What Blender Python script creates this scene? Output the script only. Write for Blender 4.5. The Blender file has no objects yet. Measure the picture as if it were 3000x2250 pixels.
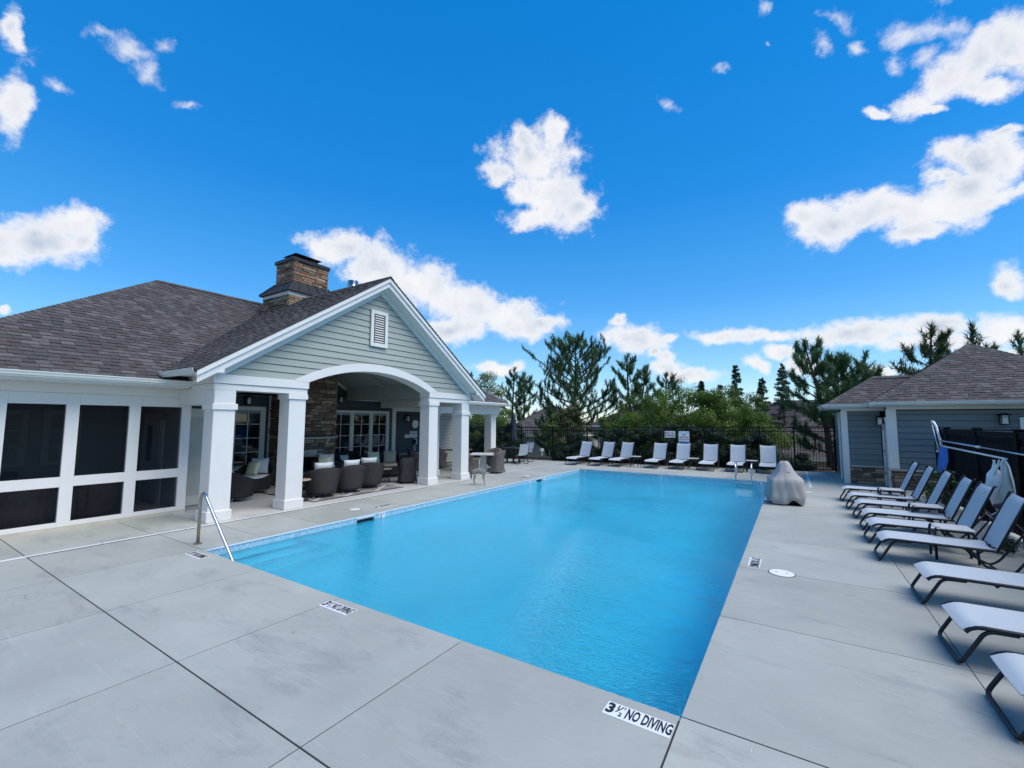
import bpy, bmesh, math, random
from math import sin, cos, pi, radians as RAD, sqrt, atan2, hypot
from mathutils import Vector, Matrix, Euler, noise as mnoise
rnd = random.Random(7)
S = bpy.context.scene
COL = S.collection

# ------------------------------------------------------------------ camera
def cam_basis(yaw, pitch, roll):
    f = Vector((-sin(yaw) * cos(pitch), cos(yaw) * cos(pitch), sin(pitch)))
    r = Vector((cos(yaw), sin(yaw), 0)); u = r.cross(f)
    return r * cos(roll) + u * sin(roll), -r * sin(roll) + u * cos(roll), f
cr, cu, cf = cam_basis(.5704, .0848, .0041)
cam_d = bpy.data.cameras.new('camera'); cam = bpy.data.objects.new('camera', cam_d); COL.objects.link(cam)
cam.matrix_world = Matrix(((cr.x, cu.x, -cf.x, .744), (cr.y, cu.y, -cf.y, -3.34), (cr.z, cu.z, -cf.z, 2.03), (0, 0, 0, 1)))
cam_d.sensor_width = 36; cam_d.lens = 36 * 1283.0 / 3000; cam_d.clip_start = .05; cam_d.clip_end = 3000
S.camera = cam

# ------------------------------------------------------------------ light and exposure
SUN_AZ, SUN_EL = RAD(84), RAD(56)        # azimuth measured from +Y towards +X
S.view_settings.view_transform = 'Standard'; S.view_settings.look = 'None'
S.view_settings.exposure = EXPOSURE = 1.42
S.view_settings.gamma = 1; S.view_settings.use_curve_mapping = False
S.render.engine = 'CYCLES'
S.cycles.use_denoising = True
S.cycles.max_bounces = 7; S.cycles.diffuse_bounces = 4; S.cycles.glossy_bounces = 3
S.cycles.transmission_bounces = 5; S.cycles.transparent_max_bounces = 12
sun_d = bpy.data.lights.new('sun', 'SUN'); sun = bpy.data.objects.new('sun', sun_d); COL.objects.link(sun)
sun_d.energy = 1.5; sun_d.angle = RAD(48); sun_d.color = (1, .93, .84)
sdir = Vector((sin(SUN_AZ) * cos(SUN_EL), cos(SUN_AZ) * cos(SUN_EL), sin(SUN_EL)))
sun.rotation_euler = sdir.to_track_quat('Z', 'Y').to_euler()
sun.location = (20, 5, 20)

W = bpy.data.worlds.new('World'); S.world = W; W.use_nodes = True
wt = W.node_tree; wt.nodes.clear()
def wn(t, **k):
    n = wt.nodes.new(t)
    for a, b in k.items():
        if a.startswith('i_'): n.inputs[int(a[2:])].default_value = b
        else: setattr(n, a, b)
    return n
def wl(a, b): wt.links.new(a, b)
def wmath(op, a, b=None, c=None, clamp=False):
    n = wn('ShaderNodeMath', operation=op, use_clamp=clamp)
    for i, v in enumerate((a, b, c)):
        if v is None: continue
        if isinstance(v, (int, float)): n.inputs[i].default_value = v
        else: wl(v, n.inputs[i])
    return n.outputs[0]
tc = wn('ShaderNodeTexCoord'); D = tc.outputs['Generated']
sky = wn('ShaderNodeTexSky', sky_type='NISHITA', sun_disc=False, sun_elevation=SUN_EL, sun_rotation=SUN_AZ,
         altitude=100, air_density=1.0, dust_density=.0, ozone_density=1.4)
hsv = wn('ShaderNodeHueSaturation'); hsv.inputs['Hue'].default_value = .500; hsv.inputs['Saturation'].default_value = 1.45; hsv.inputs['Value'].default_value = 1.0
wl(sky.outputs[0], hsv.inputs['Color'])
# clouds: puffs at their compass direction and height (azimuth, elevation, radii, tilt), edges torn by noise in direction space
CL = [(-1.468,0.548,0.026,0.009,-1.56),(-1.456,0.451,0.044,0.016,1.48),(-1.358,0.582,0.014,0.006,0.6),(-1.325,0.584,0.024,0.012,0.05),(-1.286,0.605,0.013,0.011,0.53),(-1.302,0.559,0.021,0.013,-1.5),(-1.246,0.536,0.013,0.005,0.14),(-1.409,0.498,0.015,0.008,0.15),(-1.376,0.312,0.034,0.022,0.51),(-1.408,0.271,0.056,0.03,0.38),(-1.439,0.254,0.034,0.027,0.83),(-1.367,0.288,0.027,0.017,1.47),(-0.964,0.359,0.069,0.03,0.07),(-0.866,0.325,0.091,0.048,-0.26),(-0.768,0.297,0.081,0.046,-0.29),(-0.674,0.257,0.099,0.044,-0.15),(-0.571,0.236,0.092,0.032,-0.01),(-0.492,0.224,0.042,0.018,-0.02),(-0.705,0.21,0.077,0.027,0.03),(-1.44,0.158,0.007,0.005,1.49),(-0.513,0.562,0.079,0.047,-0.08),(-0.47,0.603,0.028,0.025,-0.26),(-0.54,0.59,0.041,0.027,-0.05),(-0.605,0.538,0.029,0.022,0.02),(-0.47,0.483,0.087,0.055,-0.4),(-0.411,0.462,0.049,0.035,-0.15),(-0.528,0.446,0.054,0.022,-0.03),(-0.56,0.5,0.029,0.026,-0.08),(-0.216,0.625,0.018,0.009,-0.65),(-0.1,0.657,0.014,0.005,-0.09),(-0.015,0.66,0.006,0.003,-0.52),(0.098,0.659,0.023,0.009,-0.78),(0.074,0.631,0.017,0.011,-1.31),(0.131,0.608,0.01,0.006,-0.82),(-0.009,0.714,0.014,0.007,1.41),(0.245,0.62,0.012,0.005,-0.66),(0.196,0.6,0.018,0.011,-0.56),(0.239,0.584,0.028,0.012,-0.66),(0.185,0.569,0.012,0.008,-0.86),(0.22,0.559,0.013,0.009,-0.4),(0.205,0.512,0.03,0.019,-0.17),(0.248,0.522,0.035,0.028,-0.29),(0.288,0.525,0.038,0.032,-0.67),(0.324,0.53,0.042,0.027,-1.18),(0.293,0.494,0.032,0.016,-0.43),(0.146,0.516,0.017,0.008,-0.5),(0.224,0.493,0.024,0.008,-0.5),(0.054,0.358,0.047,0.034,-0.5),(0.037,0.386,0.032,0.021,-0.44),(0.11,0.367,0.03,0.023,-0.72),(0.165,0.36,0.033,0.018,-0.17),(0.195,0.311,0.042,0.018,-0.14),(0.235,0.325,0.033,0.023,-0.6),(0.274,0.336,0.035,0.016,0.14),(0.265,0.389,0.045,0.028,-0.65),(0.24,0.412,0.028,0.02,-1.08),(0.297,0.387,0.036,0.024,-1.21),(0.231,0.383,0.02,0.01,-0.49),(0.308,0.34,0.018,0.014,0.12),(0.302,0.424,0.018,0.007,0.02),(0.293,0.214,0.024,0.015,1.56),(-0.329,0.221,0.015,0.01,-0.09),(-0.294,0.178,0.057,0.025,-0.24),(-0.226,0.178,0.023,0.008,-0.07),(-0.262,0.149,0.021,0.01,-0.42),(-0.232,0.134,0.021,0.013,-0.06),(-0.533,0.22,0.068,0.026,-0.01),(-0.1,0.175,0.066,0.012,-0.09),(-0.039,0.169,0.051,0.009,-0.1),(-0.016,0.137,0.023,0.011,-0.09),(0.105,0.16,0.07,0.017,-0.02),(0.197,0.155,0.052,0.017,-0.16),(0.274,0.143,0.037,0.019,-0.19),(0.196,0.133,0.065,0.011,-0.13),(0.135,0.091,0.027,0.008,-0.08),(-0.19,0.1,0.065,0.013,-0.04),(-0.057,0.117,0.021,0.012,-0.5),(0.018,0.109,0.032,0.016,-0.08),(-0.606,0.127,0.047,0.012,0.01),(-0.559,0.128,0.023,0.009,0.0),(0.286,0.102,0.023,0.01,0.03),(-0.224,0.111,0.041,0.015,-0.04)]
nz = wn('ShaderNodeTexNoise', noise_dimensions='3D'); nz.inputs['Scale'].default_value = 9; nz.inputs['Detail'].default_value = 6; nz.inputs['Roughness'].default_value = .62
wl(D, nz.inputs['Vector'])
vs = wn('ShaderNodeVectorMath', operation='SUBTRACT'); vs.inputs[1].default_value = (.5, .5, .5); wl(nz.outputs['Color'], vs.inputs[0])
vm = wn('ShaderNodeVectorMath', operation='MULTIPLY_ADD'); vm.inputs[1].default_value = (.075, .075, .06); wl(vs.outputs[0], vm.inputs[0]); wl(D, vm.inputs[2])
DW = vm.outputs[0]
def puff(az, el, a, b, ang, d):
    c = Vector((sin(az) * cos(el), cos(az) * cos(el), sin(el)))
    ea = Vector((cos(az), -sin(az), 0)); ee = ea.cross(c)
    if ee.z < 0: ee = -ee
    e1 = ea * cos(ang) + ee * sin(ang); e2 = c.cross(e1)
    m = Matrix((e1, e2, c)).transposed()
    n = wn('ShaderNodeMapping', vector_type='TEXTURE')
    n.inputs[1].default_value = c; n.inputs[2].default_value = m.to_euler(); n.inputs[3].default_value = (a, b, .5)
    if d is None: wl(DW, n.inputs[0])
    else:                                  # harmless link that makes the shader evaluate the puffs one after another
        ch_ = wn('ShaderNodeVectorMath', operation='MULTIPLY_ADD'); ch_.inputs[1].default_value = (1e-7, 1e-7, 1e-7); wl(d, ch_.inputs[0]); wl(DW, ch_.inputs[2]); wl(ch_.outputs[0], n.inputs[0])
    l = wn('ShaderNodeVectorMath', operation='LENGTH'); wl(n.outputs[0], l.inputs[0])
    q = l.outputs['Value']
    return q if d is None else wmath('SMOOTH_MIN', d, q, .18)
extra = []
r2 = random.Random(3)
for k in range(22):                      # the same broken cloud goes on round the rest of the sky
    az = r2.uniform(.75, 4.7); el = r2.choice((.1, .16, .3, .5, .75)) + r2.uniform(-.04, .04)
    extra.append((az if az < pi else az - 2 * pi, el, r2.uniform(.06, .16), r2.uniform(.03, .07), r2.uniform(-.3, .3)))
nf = wn('ShaderNodeTexNoise', noise_dimensions='3D'); nf.inputs['Scale'].default_value = 23; nf.inputs['Detail'].default_value = 9; nf.inputs['Roughness'].default_value = .68
wl(D, nf.inputs['Vector'])
nb = wn('ShaderNodeTexNoise', noise_dimensions='3D'); nb.inputs['Scale'].default_value = 13; nb.inputs['Detail'].default_value = 4
off = wn('ShaderNodeVectorMath', operation='ADD'); off.inputs[1].default_value = (0, 0, .05); wl(D, off.inputs[0]); wl(off.outputs[0], nb.inputs['Vector'])
CW = 3.55
def chain(puffs, k):
    d = None
    for p in puffs: d = puff(p[0], p[1], p[2] * k, p[3] * k * (1.25 if p[1] < .25 and p[3] < .03 else 1), p[4], d)
    return d
def mid(i, j, k): return tuple((CL[i][n] + CL[j][n]) / 2 for n in (0, 1)) + (k, k * .62, 0)
CL += [mid(47, 49, .05), mid(49, 50, .045), mid(50, 52, .045), mid(52, 54, .05)]
THIN = [CL[i] for i in (*range(2, 8), *range(28, 40))]
def sky_part(puffs):
    thin = [p for p in puffs if p in THIN]; puffs = [p for p in puffs if p not in thin]
    dens = wmath('SUBTRACT', 1.12, chain(puffs, 1.12))
    dens = wmath('ADD', dens, wmath('MULTIPLY', wmath('SUBTRACT', nf.outputs[0], .5), 2.0))
    mr = wn('ShaderNodeMapRange', interpolation_type='SMOOTHSTEP'); mr.inputs[1].default_value = -.14; mr.inputs[2].default_value = .66; wl(dens, mr.inputs[0]); alpha = mr.outputs[0]
    if thin:                               # scraps of cloud stay thin and torn
        dt = wmath('SUBTRACT', 1.25, chain(thin, 1.25)); dt = wmath('ADD', dt, wmath('MULTIPLY', wmath('SUBTRACT', nf.outputs[0], .5), 3.6))
        m2 = wn('ShaderNodeMapRange', interpolation_type='SMOOTHSTEP'); m2.inputs[1].default_value = .1; m2.inputs[2].default_value = 1.7; m2.inputs[4].default_value = .75; wl(dt, m2.inputs[0]); alpha = wmath('MAXIMUM', alpha, m2.outputs[0])
    # thicker hearts turn pale grey-blue, lit rims stay white
    sh = wmath('MULTIPLY', wmath('SUBTRACT', dens, .35), wmath('MULTIPLY', wmath('SUBTRACT', nb.outputs[0], .33), 3.6), clamp=True)
    mc = wn('ShaderNodeMix', data_type='RGBA'); wl(sh, mc.inputs[0])
    mc.inputs[6].default_value = (CW * 1.0, CW * 1.0, CW * 1.02, 1); mc.inputs[7].default_value = (CW * .58, CW * .66, CW * .80, 1)
    mx = wn('ShaderNodeMix', data_type='RGBA'); wl(wmath('MULTIPLY', alpha, .97), mx.inputs[0]); wl(SKYC, mx.inputs[6]); wl(mc.outputs[2], mx.inputs[7])
    bg = wn('ShaderNodeBackground'); bg.inputs['Strength'].default_value = .1; wl(mx.outputs[2], bg.inputs[0]); return bg.outputs[0]
sep = wn('ShaderNodeSeparateXYZ'); wl(D, sep.inputs[0])
# clear-air blue by height above the horizon, laid over the physical sky to hold back its yellow rim
grad = wn('ShaderNodeValToRGB'); wl(sep.outputs[2], grad.inputs[0]); G_ = grad.color_ramp
def lin(c): return [((v / 255 + .055) / 1.055) ** 2.4 if v > 10 else v / 255 / 12.92 for v in c]
GK = 1 / (.1 * 2 ** EXPOSURE)
stops = ((0, (172, 211, 243)), (.10, (130, 191, 240)), (.25, (72, 158, 232)), (.45, (26, 134, 220)), (.8, (12, 122, 206)))
while len(G_.elements) < len(stops): G_.elements.new(.5)
for e_, (p_, c_) in zip(G_.elements, stops): e_.position = p_; e_.color = (*lin(c_), 1)
gs = wn('ShaderNodeVectorMath', operation='SCALE'); gs.inputs['Scale'].default_value = GK; wl(grad.outputs[0], gs.inputs[0])
sm_ = wn('ShaderNodeMix', data_type='RGBA'); sm_.inputs[0].default_value = .72; wl(hsv.outputs[0], sm_.inputs[6]); wl(gs.outputs[0], sm_.inputs[7])
SKYC = sm_.outputs[2]
azn = wmath('ARCTAN2', sep.outputs[0], sep.outputs[1])
def pick(lo, hi): return [p for p in CL + extra if p[0] + p[2] * 1.9 > lo and p[0] - p[2] * 1.9 < hi]
def sel(f, a, b):
    n = wn('ShaderNodeMixShader'); wl(f, n.inputs[0]); wl(a, n.inputs[1]); wl(b, n.inputs[2]); return n.outputs[0]
B = [-1.05, -.62, -.25, .55]             # the sky is worked out sector by sector only to keep it quick
out = sky_part(pick(-2.2, B[0]))
for i in range(3): out = sel(wmath('GREATER_THAN', azn, B[i]), out, sky_part(pick(B[i], B[i + 1])))
rest = sky_part([p for p in extra] + [p for p in CL if p[0] < -1.35])
out = sel(wmath('MAXIMUM', wmath('GREATER_THAN', azn, B[3]), wmath('LESS_THAN', azn, -1.9)), out, rest)
plain = wn('ShaderNodeBackground'); plain.inputs['Strength'].default_value = .1; wl(SKYC, plain.inputs[0])
out = sel(wmath('GREATER_THAN', sep.outputs[2], 0), plain.outputs[0], out)
wo = wn('ShaderNodeOutputWorld'); wl(out, wo.inputs[0])
W.cycles.sampling_method = 'MANUAL'; W.cycles.sample_map_resolution = 512

# ------------------------------------------------------------------ materials
def mat(name, col, rough=.6, var=.12, scale=3.0, bump=0.0, bscale=None, metal=0.0, spec=.5, rand=0.0, island=0.0, stretch=None, col2=None, coat=0, detail=6, hue=None):
    m = bpy.data.materials.new(name); m.use_nodes = True
    t = m.node_tree; P = t.nodes['Principled BSDF']
    N = lambda ty: t.nodes.new(ty); L = t.links.new
    P.inputs['Roughness'].default_value = rough; P.inputs['Metallic'].default_value = metal
    P.inputs['Specular IOR Level'].default_value = spec; P.inputs['Coat Weight'].default_value = coat
    geo = N('ShaderNodeNewGeometry'); vec = geo.outputs['Position']
    if stretch:
        mp = N('ShaderNodeMapping'); mp.inputs[3].default_value = stretch; L(vec, mp.inputs[0]); vec = mp.outputs[0]
    nz = N('ShaderNodeTexNoise'); nz.inputs['Scale'].default_value = scale; nz.inputs['Detail'].default_value = detail; nz.inputs['Roughness'].default_value = .62
    L(vec, nz.inputs['Vector'])
    ramp = N('ShaderNodeMix'); ramp.data_type = 'RGBA'
    c = Vector(col)
    lo = c * (1 - var); hi = Vector(col2) if col2 else c * (1 + var)
    ramp.inputs[6].default_value = (*lo, 1); ramp.inputs[7].default_value = (*hi, 1)
    mr = N('ShaderNodeMapRange'); mr.inputs[1].default_value = .3; mr.inputs[2].default_value = .7; L(nz.outputs[0], mr.inputs[0])
    L(mr.outputs[0], ramp.inputs[0]); out = ramp.outputs[2]
    if rand or island:
        h = N('ShaderNodeHueSaturation')
        if island: src = geo.outputs['Random Per Island']
        else:
            oi = N('ShaderNodeObjectInfo'); src = oi.outputs['Random']
        k = rand or island
        m1 = N('ShaderNodeMapRange'); m1.inputs[3].default_value = 1 - k; m1.inputs[4].default_value = 1 + k; L(src, m1.inputs[0]); L(m1.outputs[0], h.inputs['Value'])
        if hue:
            wn_ = N('ShaderNodeTexWhiteNoise'); wn_.noise_dimensions = '1D'; L(src, wn_.inputs['W'])
            m2 = N('ShaderNodeMapRange'); m2.inputs[3].default_value = .5 - hue; m2.inputs[4].default_value = .5 + hue; L(wn_.outputs[0], m2.inputs[0]); L(m2.outputs[0], h.inputs['Hue'])
        L(out, h.inputs['Color']); out = h.outputs[0]
    L(out, P.inputs['Base Color'])
    if bump:
        nb = N('ShaderNodeTexNoise'); nb.inputs['Scale'].default_value = bscale or scale * 8; nb.inputs['Detail'].default_value = 5; L(vec, nb.inputs['Vector'])
        b = N('ShaderNodeBump'); b.inputs['Strength'].default_value = bump; b.inputs['Distance'].default_value = .01; L(nb.outputs[0], b.inputs['Height']); L(b.outputs[0], P.inputs['Normal'])
    return m
def ramp_by(m, src_is_island, cols):
    """colour each piece from a list of real pigment colours, chosen at random per piece"""
    t = m.node_tree; P = t.nodes['Principled BSDF']; L = t.links.new
    old = P.inputs['Base Color'].links[0].from_socket
    cr_ = t.nodes.new('ShaderNodeValToRGB'); cr_.color_ramp.interpolation = 'CONSTANT'
    while len(cr_.color_ramp.elements) < len(cols): cr_.color_ramp.elements.new(.5)
    for i, c in enumerate(cols):
        cr_.color_ramp.elements[i].position = i / len(cols); cr_.color_ramp.elements[i].color = (*c, 1)
    if src_is_island: s = t.nodes.new('ShaderNodeNewGeometry').outputs['Random Per Island']
    else: s = t.nodes.new('ShaderNodeObjectInfo').outputs['Random']
    L(s, cr_.inputs[0])
    mu = t.nodes.new('ShaderNodeMix'); mu.data_type = 'RGBA'; mu.blend_type = 'MULTIPLY'; mu.inputs[0].default_value = 1
    L(old, mu.inputs[6]); L(cr_.outputs[0], mu.inputs[7]); L(mu.outputs[2], P.inputs['Base Color'])
    return m
M = {}
M['trim'] = mat('white_trim_paint', (.70, .685, .655), .5, .03, 1.5, .03, 40)
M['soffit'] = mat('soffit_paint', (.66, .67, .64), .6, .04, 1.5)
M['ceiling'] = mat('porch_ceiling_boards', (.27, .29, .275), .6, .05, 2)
M['gutter'] = mat('gutter_enamel', (.64, .67, .64), .3, .03, 1)
M['siding'] = mat('sage_siding', (.335, .36, .32), .6, .04, 1.2, .12, 60, rand=.03)
M['siding_blue'] = mat('slate_blue_siding', (.125, .160, .172), .6, .06, 1.2, .15, 60, rand=.04)
M['siding_shaded'] = mat('slate_siding_shaded', (.052, .068, .075), .65, .06, 1.2, .15, 60, rand=.05)  # slate siding darkened; the porch shade is put into the colour
M['siding_beige'] = mat('beige_siding', (.46, .44, .37), .6, .04, 1.2, .1, 60, rand=.03)
SHC = [(0.055, 0.049, 0.05), (0.067, 0.06, 0.059), (0.09, 0.084, 0.083), (0.06, 0.054, 0.054), (0.077, 0.069, 0.067), (0.06, 0.059, 0.059), (0.074, 0.058, 0.054), (0.11, 0.103, 0.101), (0.065, 0.059, 0.059), (0.081, 0.075, 0.075), (0.096, 0.092, 0.092)]
M['shingle'] = ramp_by(mat('shingle_tab', (1, 1, 1), .9, .18, 30, .5, 220), False, SHC)
M['shingles'] = ramp_by(mat('shingle_field', (1, 1, 1), .9, .18, 30, .5, 220), True, SHC)
M['gap'] = mat('painted_shadow_gap', (.012, .014, .016), .9, spec=.1)  # near-black, so backing behind the siding boards paints their shadow lines
M['deckboard'] = mat('roof_underlay', (.05, .045, .045), .9)
STC = [(.30, .20, .12), (.21, .145, .095), (.36, .26, .17), (.13, .095, .07), (.27, .145, .09), (.16, .13, .10), (.38, .29, .20), (.20, .10, .065), (.25, .185, .13), (.17, .12, .09)]
M['stone'] = ramp_by(mat('ledge_stone', (.95, .95, .95), .85, .35, 9, .7, 45), False, STC)
M['stones'] = ramp_by(mat('ledge_stone_far', (.95, .95, .95), .85, .35, 9, .7, 45), True, STC)
M['mortar'] = mat('dark_mortar', (.06, .052, .045), .95, .2, 20)
M['capstone'] = mat('pale_cast_stone', (.42, .38, .33), .8, .1, 6, .3)
M['iron'] = mat('dark_bronze_metal', (.022, .022, .026), .45, .15, 4, metal=.3)
M['black'] = mat('black_powder_coat', (.008, .009, .011), .5, .1, 6, spec=.12)
M['frame'] = mat('graphite_tube', (.010, .012, .018), .42, .1, 6, spec=.35)
M['steel'] = mat('stainless_steel', (.62, .62, .63), .18, .08, 8, metal=1)
M['bronze'] = mat('tan_steel', (.40, .34, .27), .3, .15, 12, metal=.9)  # steel tinted tan for the handrail post
M['sling'] = mat('white_sling_fabric', (.45, .50, .53), .7, .03, 4, .25, 500)
M['white'] = mat('white_plastic', (.78, .79, .78), .35, .03, 4)
M['whitecloth'] = mat('white_cushion_fabric', (.74, .74, .70), .85, .05, 6, .3, 260)
M['yellowcloth'] = mat('pale_yellow_pillow', (.74, .76, .52), .85, .05, 6, .3, 260)
M['greycloth'] = mat('pale_grey_pillow', (.56, .58, .58), .85, .06, 6, .3, 260)
M['tan'] = mat('tan_cushion_fabric', (.46, .41, .31), .85, .05, 6, .3, 260)
M['dark_glass'] = mat('dark_window_glass', (.006, .008, .01), .04, .2, 2, spec=.8)
M['blind'] = mat('blue_grey_blind', (.20, .27, .31), .6, .06, 8)
M['lampglass'] = mat('frosted_lamp_glass', (.55, .58, .55), .25, .05, 10)
M['winframe'] = mat('cream_window_vinyl', (.60, .60, .53), .45, .03, 3)
M['blackwood'] = mat('black_painted_wood', (.007, .0075, .010), .65, .3, 5, .25, 40, rand=.25, stretch=(1, 1, .15), spec=.08)
M['taupe'] = mat('taupe_cover_fabric', (.37, .355, .34), .8, .08, 4, .35, 90)
M['coyote'] = mat('grey_tan_resin', (.24, .215, .195), .75, .22, 14, .4, 70)
M['stonetop'] = mat('pale_table_top', (.52, .52, .50), .45, .06, 5)
M['wood'] = mat('weathered_table_wood', (.34, .27, .21), .7, .2, 8, .3, stretch=(1, 6, 1))
M['tile'] = mat('white_ceramic_tile', (.72, .74, .76), .3, .02, 3)
M['ink'] = mat('black_lettering', (.012, .013, .018), .5)
M['redink'] = mat('maroon_lettering', (.22, .02, .04), .5)
M['blueink'] = mat('blue_sign_print', (.02, .14, .42), .5)
M['ltblue'] = mat('light_blue_sign_print', (.25, .50, .66), .5)
M['net'] = mat('blue_mesh_net', (.015, .16, .55), .6, .2, 10, .3)
M['pole'] = mat('pale_blue_aluminium_pole', (.42, .52, .62), .3, .08, 10, metal=.5)
M['steelpanel'] = mat('brushed_steel', (.5, .5, .5), .3, .1, 3, metal=1, stretch=(1, 1, 12))
M['umbrella'] = mat('navy_canvas', (.022, .035, .05), .8, .2, 8, .3)
M['tar'] = mat('dark_joint_sealant', (.03, .032, .04), .7)
M['drain'] = mat('white_drain_strip', (.68, .70, .70), .5, .08, 9)
def wicker(name, col, scale=26):
    m = mat(name, col, .55, .15, 6, rand=.12)
    t = m.node_tree; P = t.nodes['Principled BSDF']
    tcn = t.nodes.new('ShaderNodeTexCoord')
    w1 = t.nodes.new('ShaderNodeTexWave'); w1.wave_type = 'BANDS'; w1.bands_direction = 'Z'; w1.inputs['Scale'].default_value = scale; w1.inputs['Distortion'].default_value = 1.0
    t.links.new(tcn.outputs['Object'], w1.inputs['Vector'])
    sp = t.nodes.new('ShaderNodeSeparateXYZ'); t.links.new(tcn.outputs['Object'], sp.inputs[0])
    at = t.nodes.new('ShaderNodeMath'); at.operation = 'ARCTAN2'; t.links.new(sp.outputs[1], at.inputs[0]); t.links.new(sp.outputs[0], at.inputs[1])
    sn = t.nodes.new('ShaderNodeMath'); sn.operation = 'MULTIPLY'; sn.inputs[1].default_value = 34; t.links.new(at.outputs[0], sn.inputs[0])
    s2 = t.nodes.new('ShaderNodeMath'); s2.operation = 'SINE'; t.links.new(sn.outputs[0], s2.inputs[0])
    ad = t.nodes.new('ShaderNodeMath'); ad.operation = 'MULTIPLY_ADD'; ad.inputs[1].default_value = .5; t.links.new(s2.outputs[0], ad.inputs[0]); t.links.new(w1.outputs[0], ad.inputs[2])
    b = t.nodes.new('ShaderNodeBump'); b.inputs['Strength'].default_value = .9; b.inputs['Distance'].default_value = .008; t.links.new(ad.outputs[0], b.inputs['Height']); t.links.new(b.outputs[0], P.inputs['Normal'])
    return m
M['wicker'] = wicker('black_wicker', (.022, .022, .025)); M['wickerblue'] = wicker('charcoal_blue_wicker', (.045, .05, .06)); M['wickerbrown'] = wicker('grey_brown_wicker', (.13, .115, .11))

# ------------------------------------------------------------------ mesh collector
class MB:
    def __init__(s): s.v = []; s.f = []
    def add(s, vs, fs):
        o = len(s.v); s.v += [tuple(p) for p in vs]; s.f += [tuple(i + o for i in f) for f in fs]; return s
    def box(s, a, b):
        x0, y0, z0 = (min(a[i], b[i]) for i in range(3)); x1, y1, z1 = (max(a[i], b[i]) for i in range(3))
        return s.add([(x0, y0, z0), (x1, y0, z0), (x1, y1, z0), (x0, y1, z0), (x0, y0, z1), (x1, y0, z1), (x1, y1, z1), (x0, y1, z1)],
                     [(0, 3, 2, 1), (4, 5, 6, 7), (0, 1, 5, 4), (1, 2, 6, 5), (2, 3, 7, 6), (3, 0, 4, 7)])
    def bbox(s, a, b, c=.01):                       # chamfered box
        x0, y0, z0 = (min(a[i], b[i]) for i in range(3)); x1, y1, z1 = (max(a[i], b[i]) for i in range(3))
        bm = bmesh.new(); bmesh.ops.create_cube(bm, size=1)
        for v in bm.verts: v.co = Vector(((x0 + x1) / 2 + v.co.x * (x1 - x0), (y0 + y1) / 2 + v.co.y * (y1 - y0), (z0 + z1) / 2 + v.co.z * (z1 - z0)))
        bmesh.ops.bevel(bm, geom=bm.edges[:], offset=min(c, (x1 - x0) * .45, (y1 - y0) * .45, (z1 - z0) * .45), segments=1, affect='EDGES')
        s.frombm(bm); return s
    def frombm(s, bm, mtx=None):
        bm.verts.index_update()
        s.add([(mtx @ v.co if mtx else v.co) for v in bm.verts], [[v.index for v in f.verts] for f in bm.faces]); bm.free(); return s
    def obox(s, c, half, m3):                       # oriented box: centre, half sizes, 3 axes
        c = Vector(c); ax = [Vector(a) * h for a, h in zip(m3, half)]
        vs = [c + ax[0] * i + ax[1] * j + ax[2] * k for k in (-1, 1) for i, j in ((-1, -1), (1, -1), (1, 1), (-1, 1))]
        return s.add(vs, [(0, 3, 2, 1), (4, 5, 6, 7), (0, 1, 5, 4), (1, 2, 6, 5), (2, 3, 7, 6), (3, 0, 4, 7)])
    def beam(s, a, b, w, h, up=(0, 0, 1)):
        a = Vector(a); b = Vector(b); d = (b - a); L = d.length; d.normalize()
        r = d.cross(Vector(up)); r.normalize(); u = r.cross(d)
        return s.obox((a + b) / 2, (L / 2, w / 2, h / 2), (d, r, u))
    def tube(s, pts, r, n=8, closed=False, caps=True):
        pts = [Vector(p) for p in pts]; k = len(pts); rs = r if isinstance(r, (list, tuple)) else [r] * k
        base = len(s.v); prev = None
        for i, p in enumerate(pts):
            if closed: t = pts[(i + 1) % k] - pts[i - 1]
            else: t = pts[min(i + 1, k - 1)] - pts[max(i - 1, 0)]
            t.normalize()
            if prev is None:
                a = Vector((0, 0, 1)) if abs(t.z) < .9 else Vector((1, 0, 0)); u = t.cross(a).normalized()
            else: u = (prev - t * prev.dot(t)).normalized()
            prev = u; w = t.cross(u)
            for j in range(n):
                an = 2 * pi * j / n; q = p + (u * cos(an) + w * sin(an)) * rs[i]; s.v.append(tuple(q))
        for i in range(k if closed else k - 1):
            for j in range(n):
                a = base + i * n + j; b = base + i * n + (j + 1) % n; i2 = (i + 1) % k
                s.f.append((a, b, base + i2 * n + (j + 1) % n, base + i2 * n + j))
        if caps and not closed:
            s.f.append(tuple(base + j for j in reversed(range(n)))); s.f.append(tuple(base + (k - 1) * n + j for j in range(n)))
        return s
    def lathe(s, prof, c=(0, 0, 0), n=24, sx=1, sy=1):
        b = len(s.v)
        for r, z in prof:
            for j in range(n):
                a = 2 * pi * j / n; s.v.append((c[0] + r * cos(a) * sx, c[1] + r * sin(a) * sy, c[2] + z))
        for i in range(len(prof) - 1):
            for j in range(n):
                s.f.append((b + i * n + j, b + i * n + (j + 1) % n, b + (i + 1) * n + (j + 1) % n, b + (i + 1) * n + j))
        s.f.append(tuple(b + j for j in reversed(range(n)))); s.f.append(tuple(b + (len(prof) - 1) * n + j for j in range(n)))
        return s
    def slab(s, poly, off):                          # 3-D polygon extruded by the vector off
        n = len(poly); off = Vector(off); p = [Vector(q) for q in poly]
        nn = Vector((0, 0, 0))
        for i in range(n): nn += p[i].cross(p[(i + 1) % n])
        if nn.dot(off) > 0: p = p[::-1]
        s.add(p + [q + off for q in p], [tuple(range(n)), tuple(2 * n - 1 - i for i in range(n))] + [((i + 1) % n, i, n + i, n + (i + 1) % n) for i in range(n)])
        return s
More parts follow.
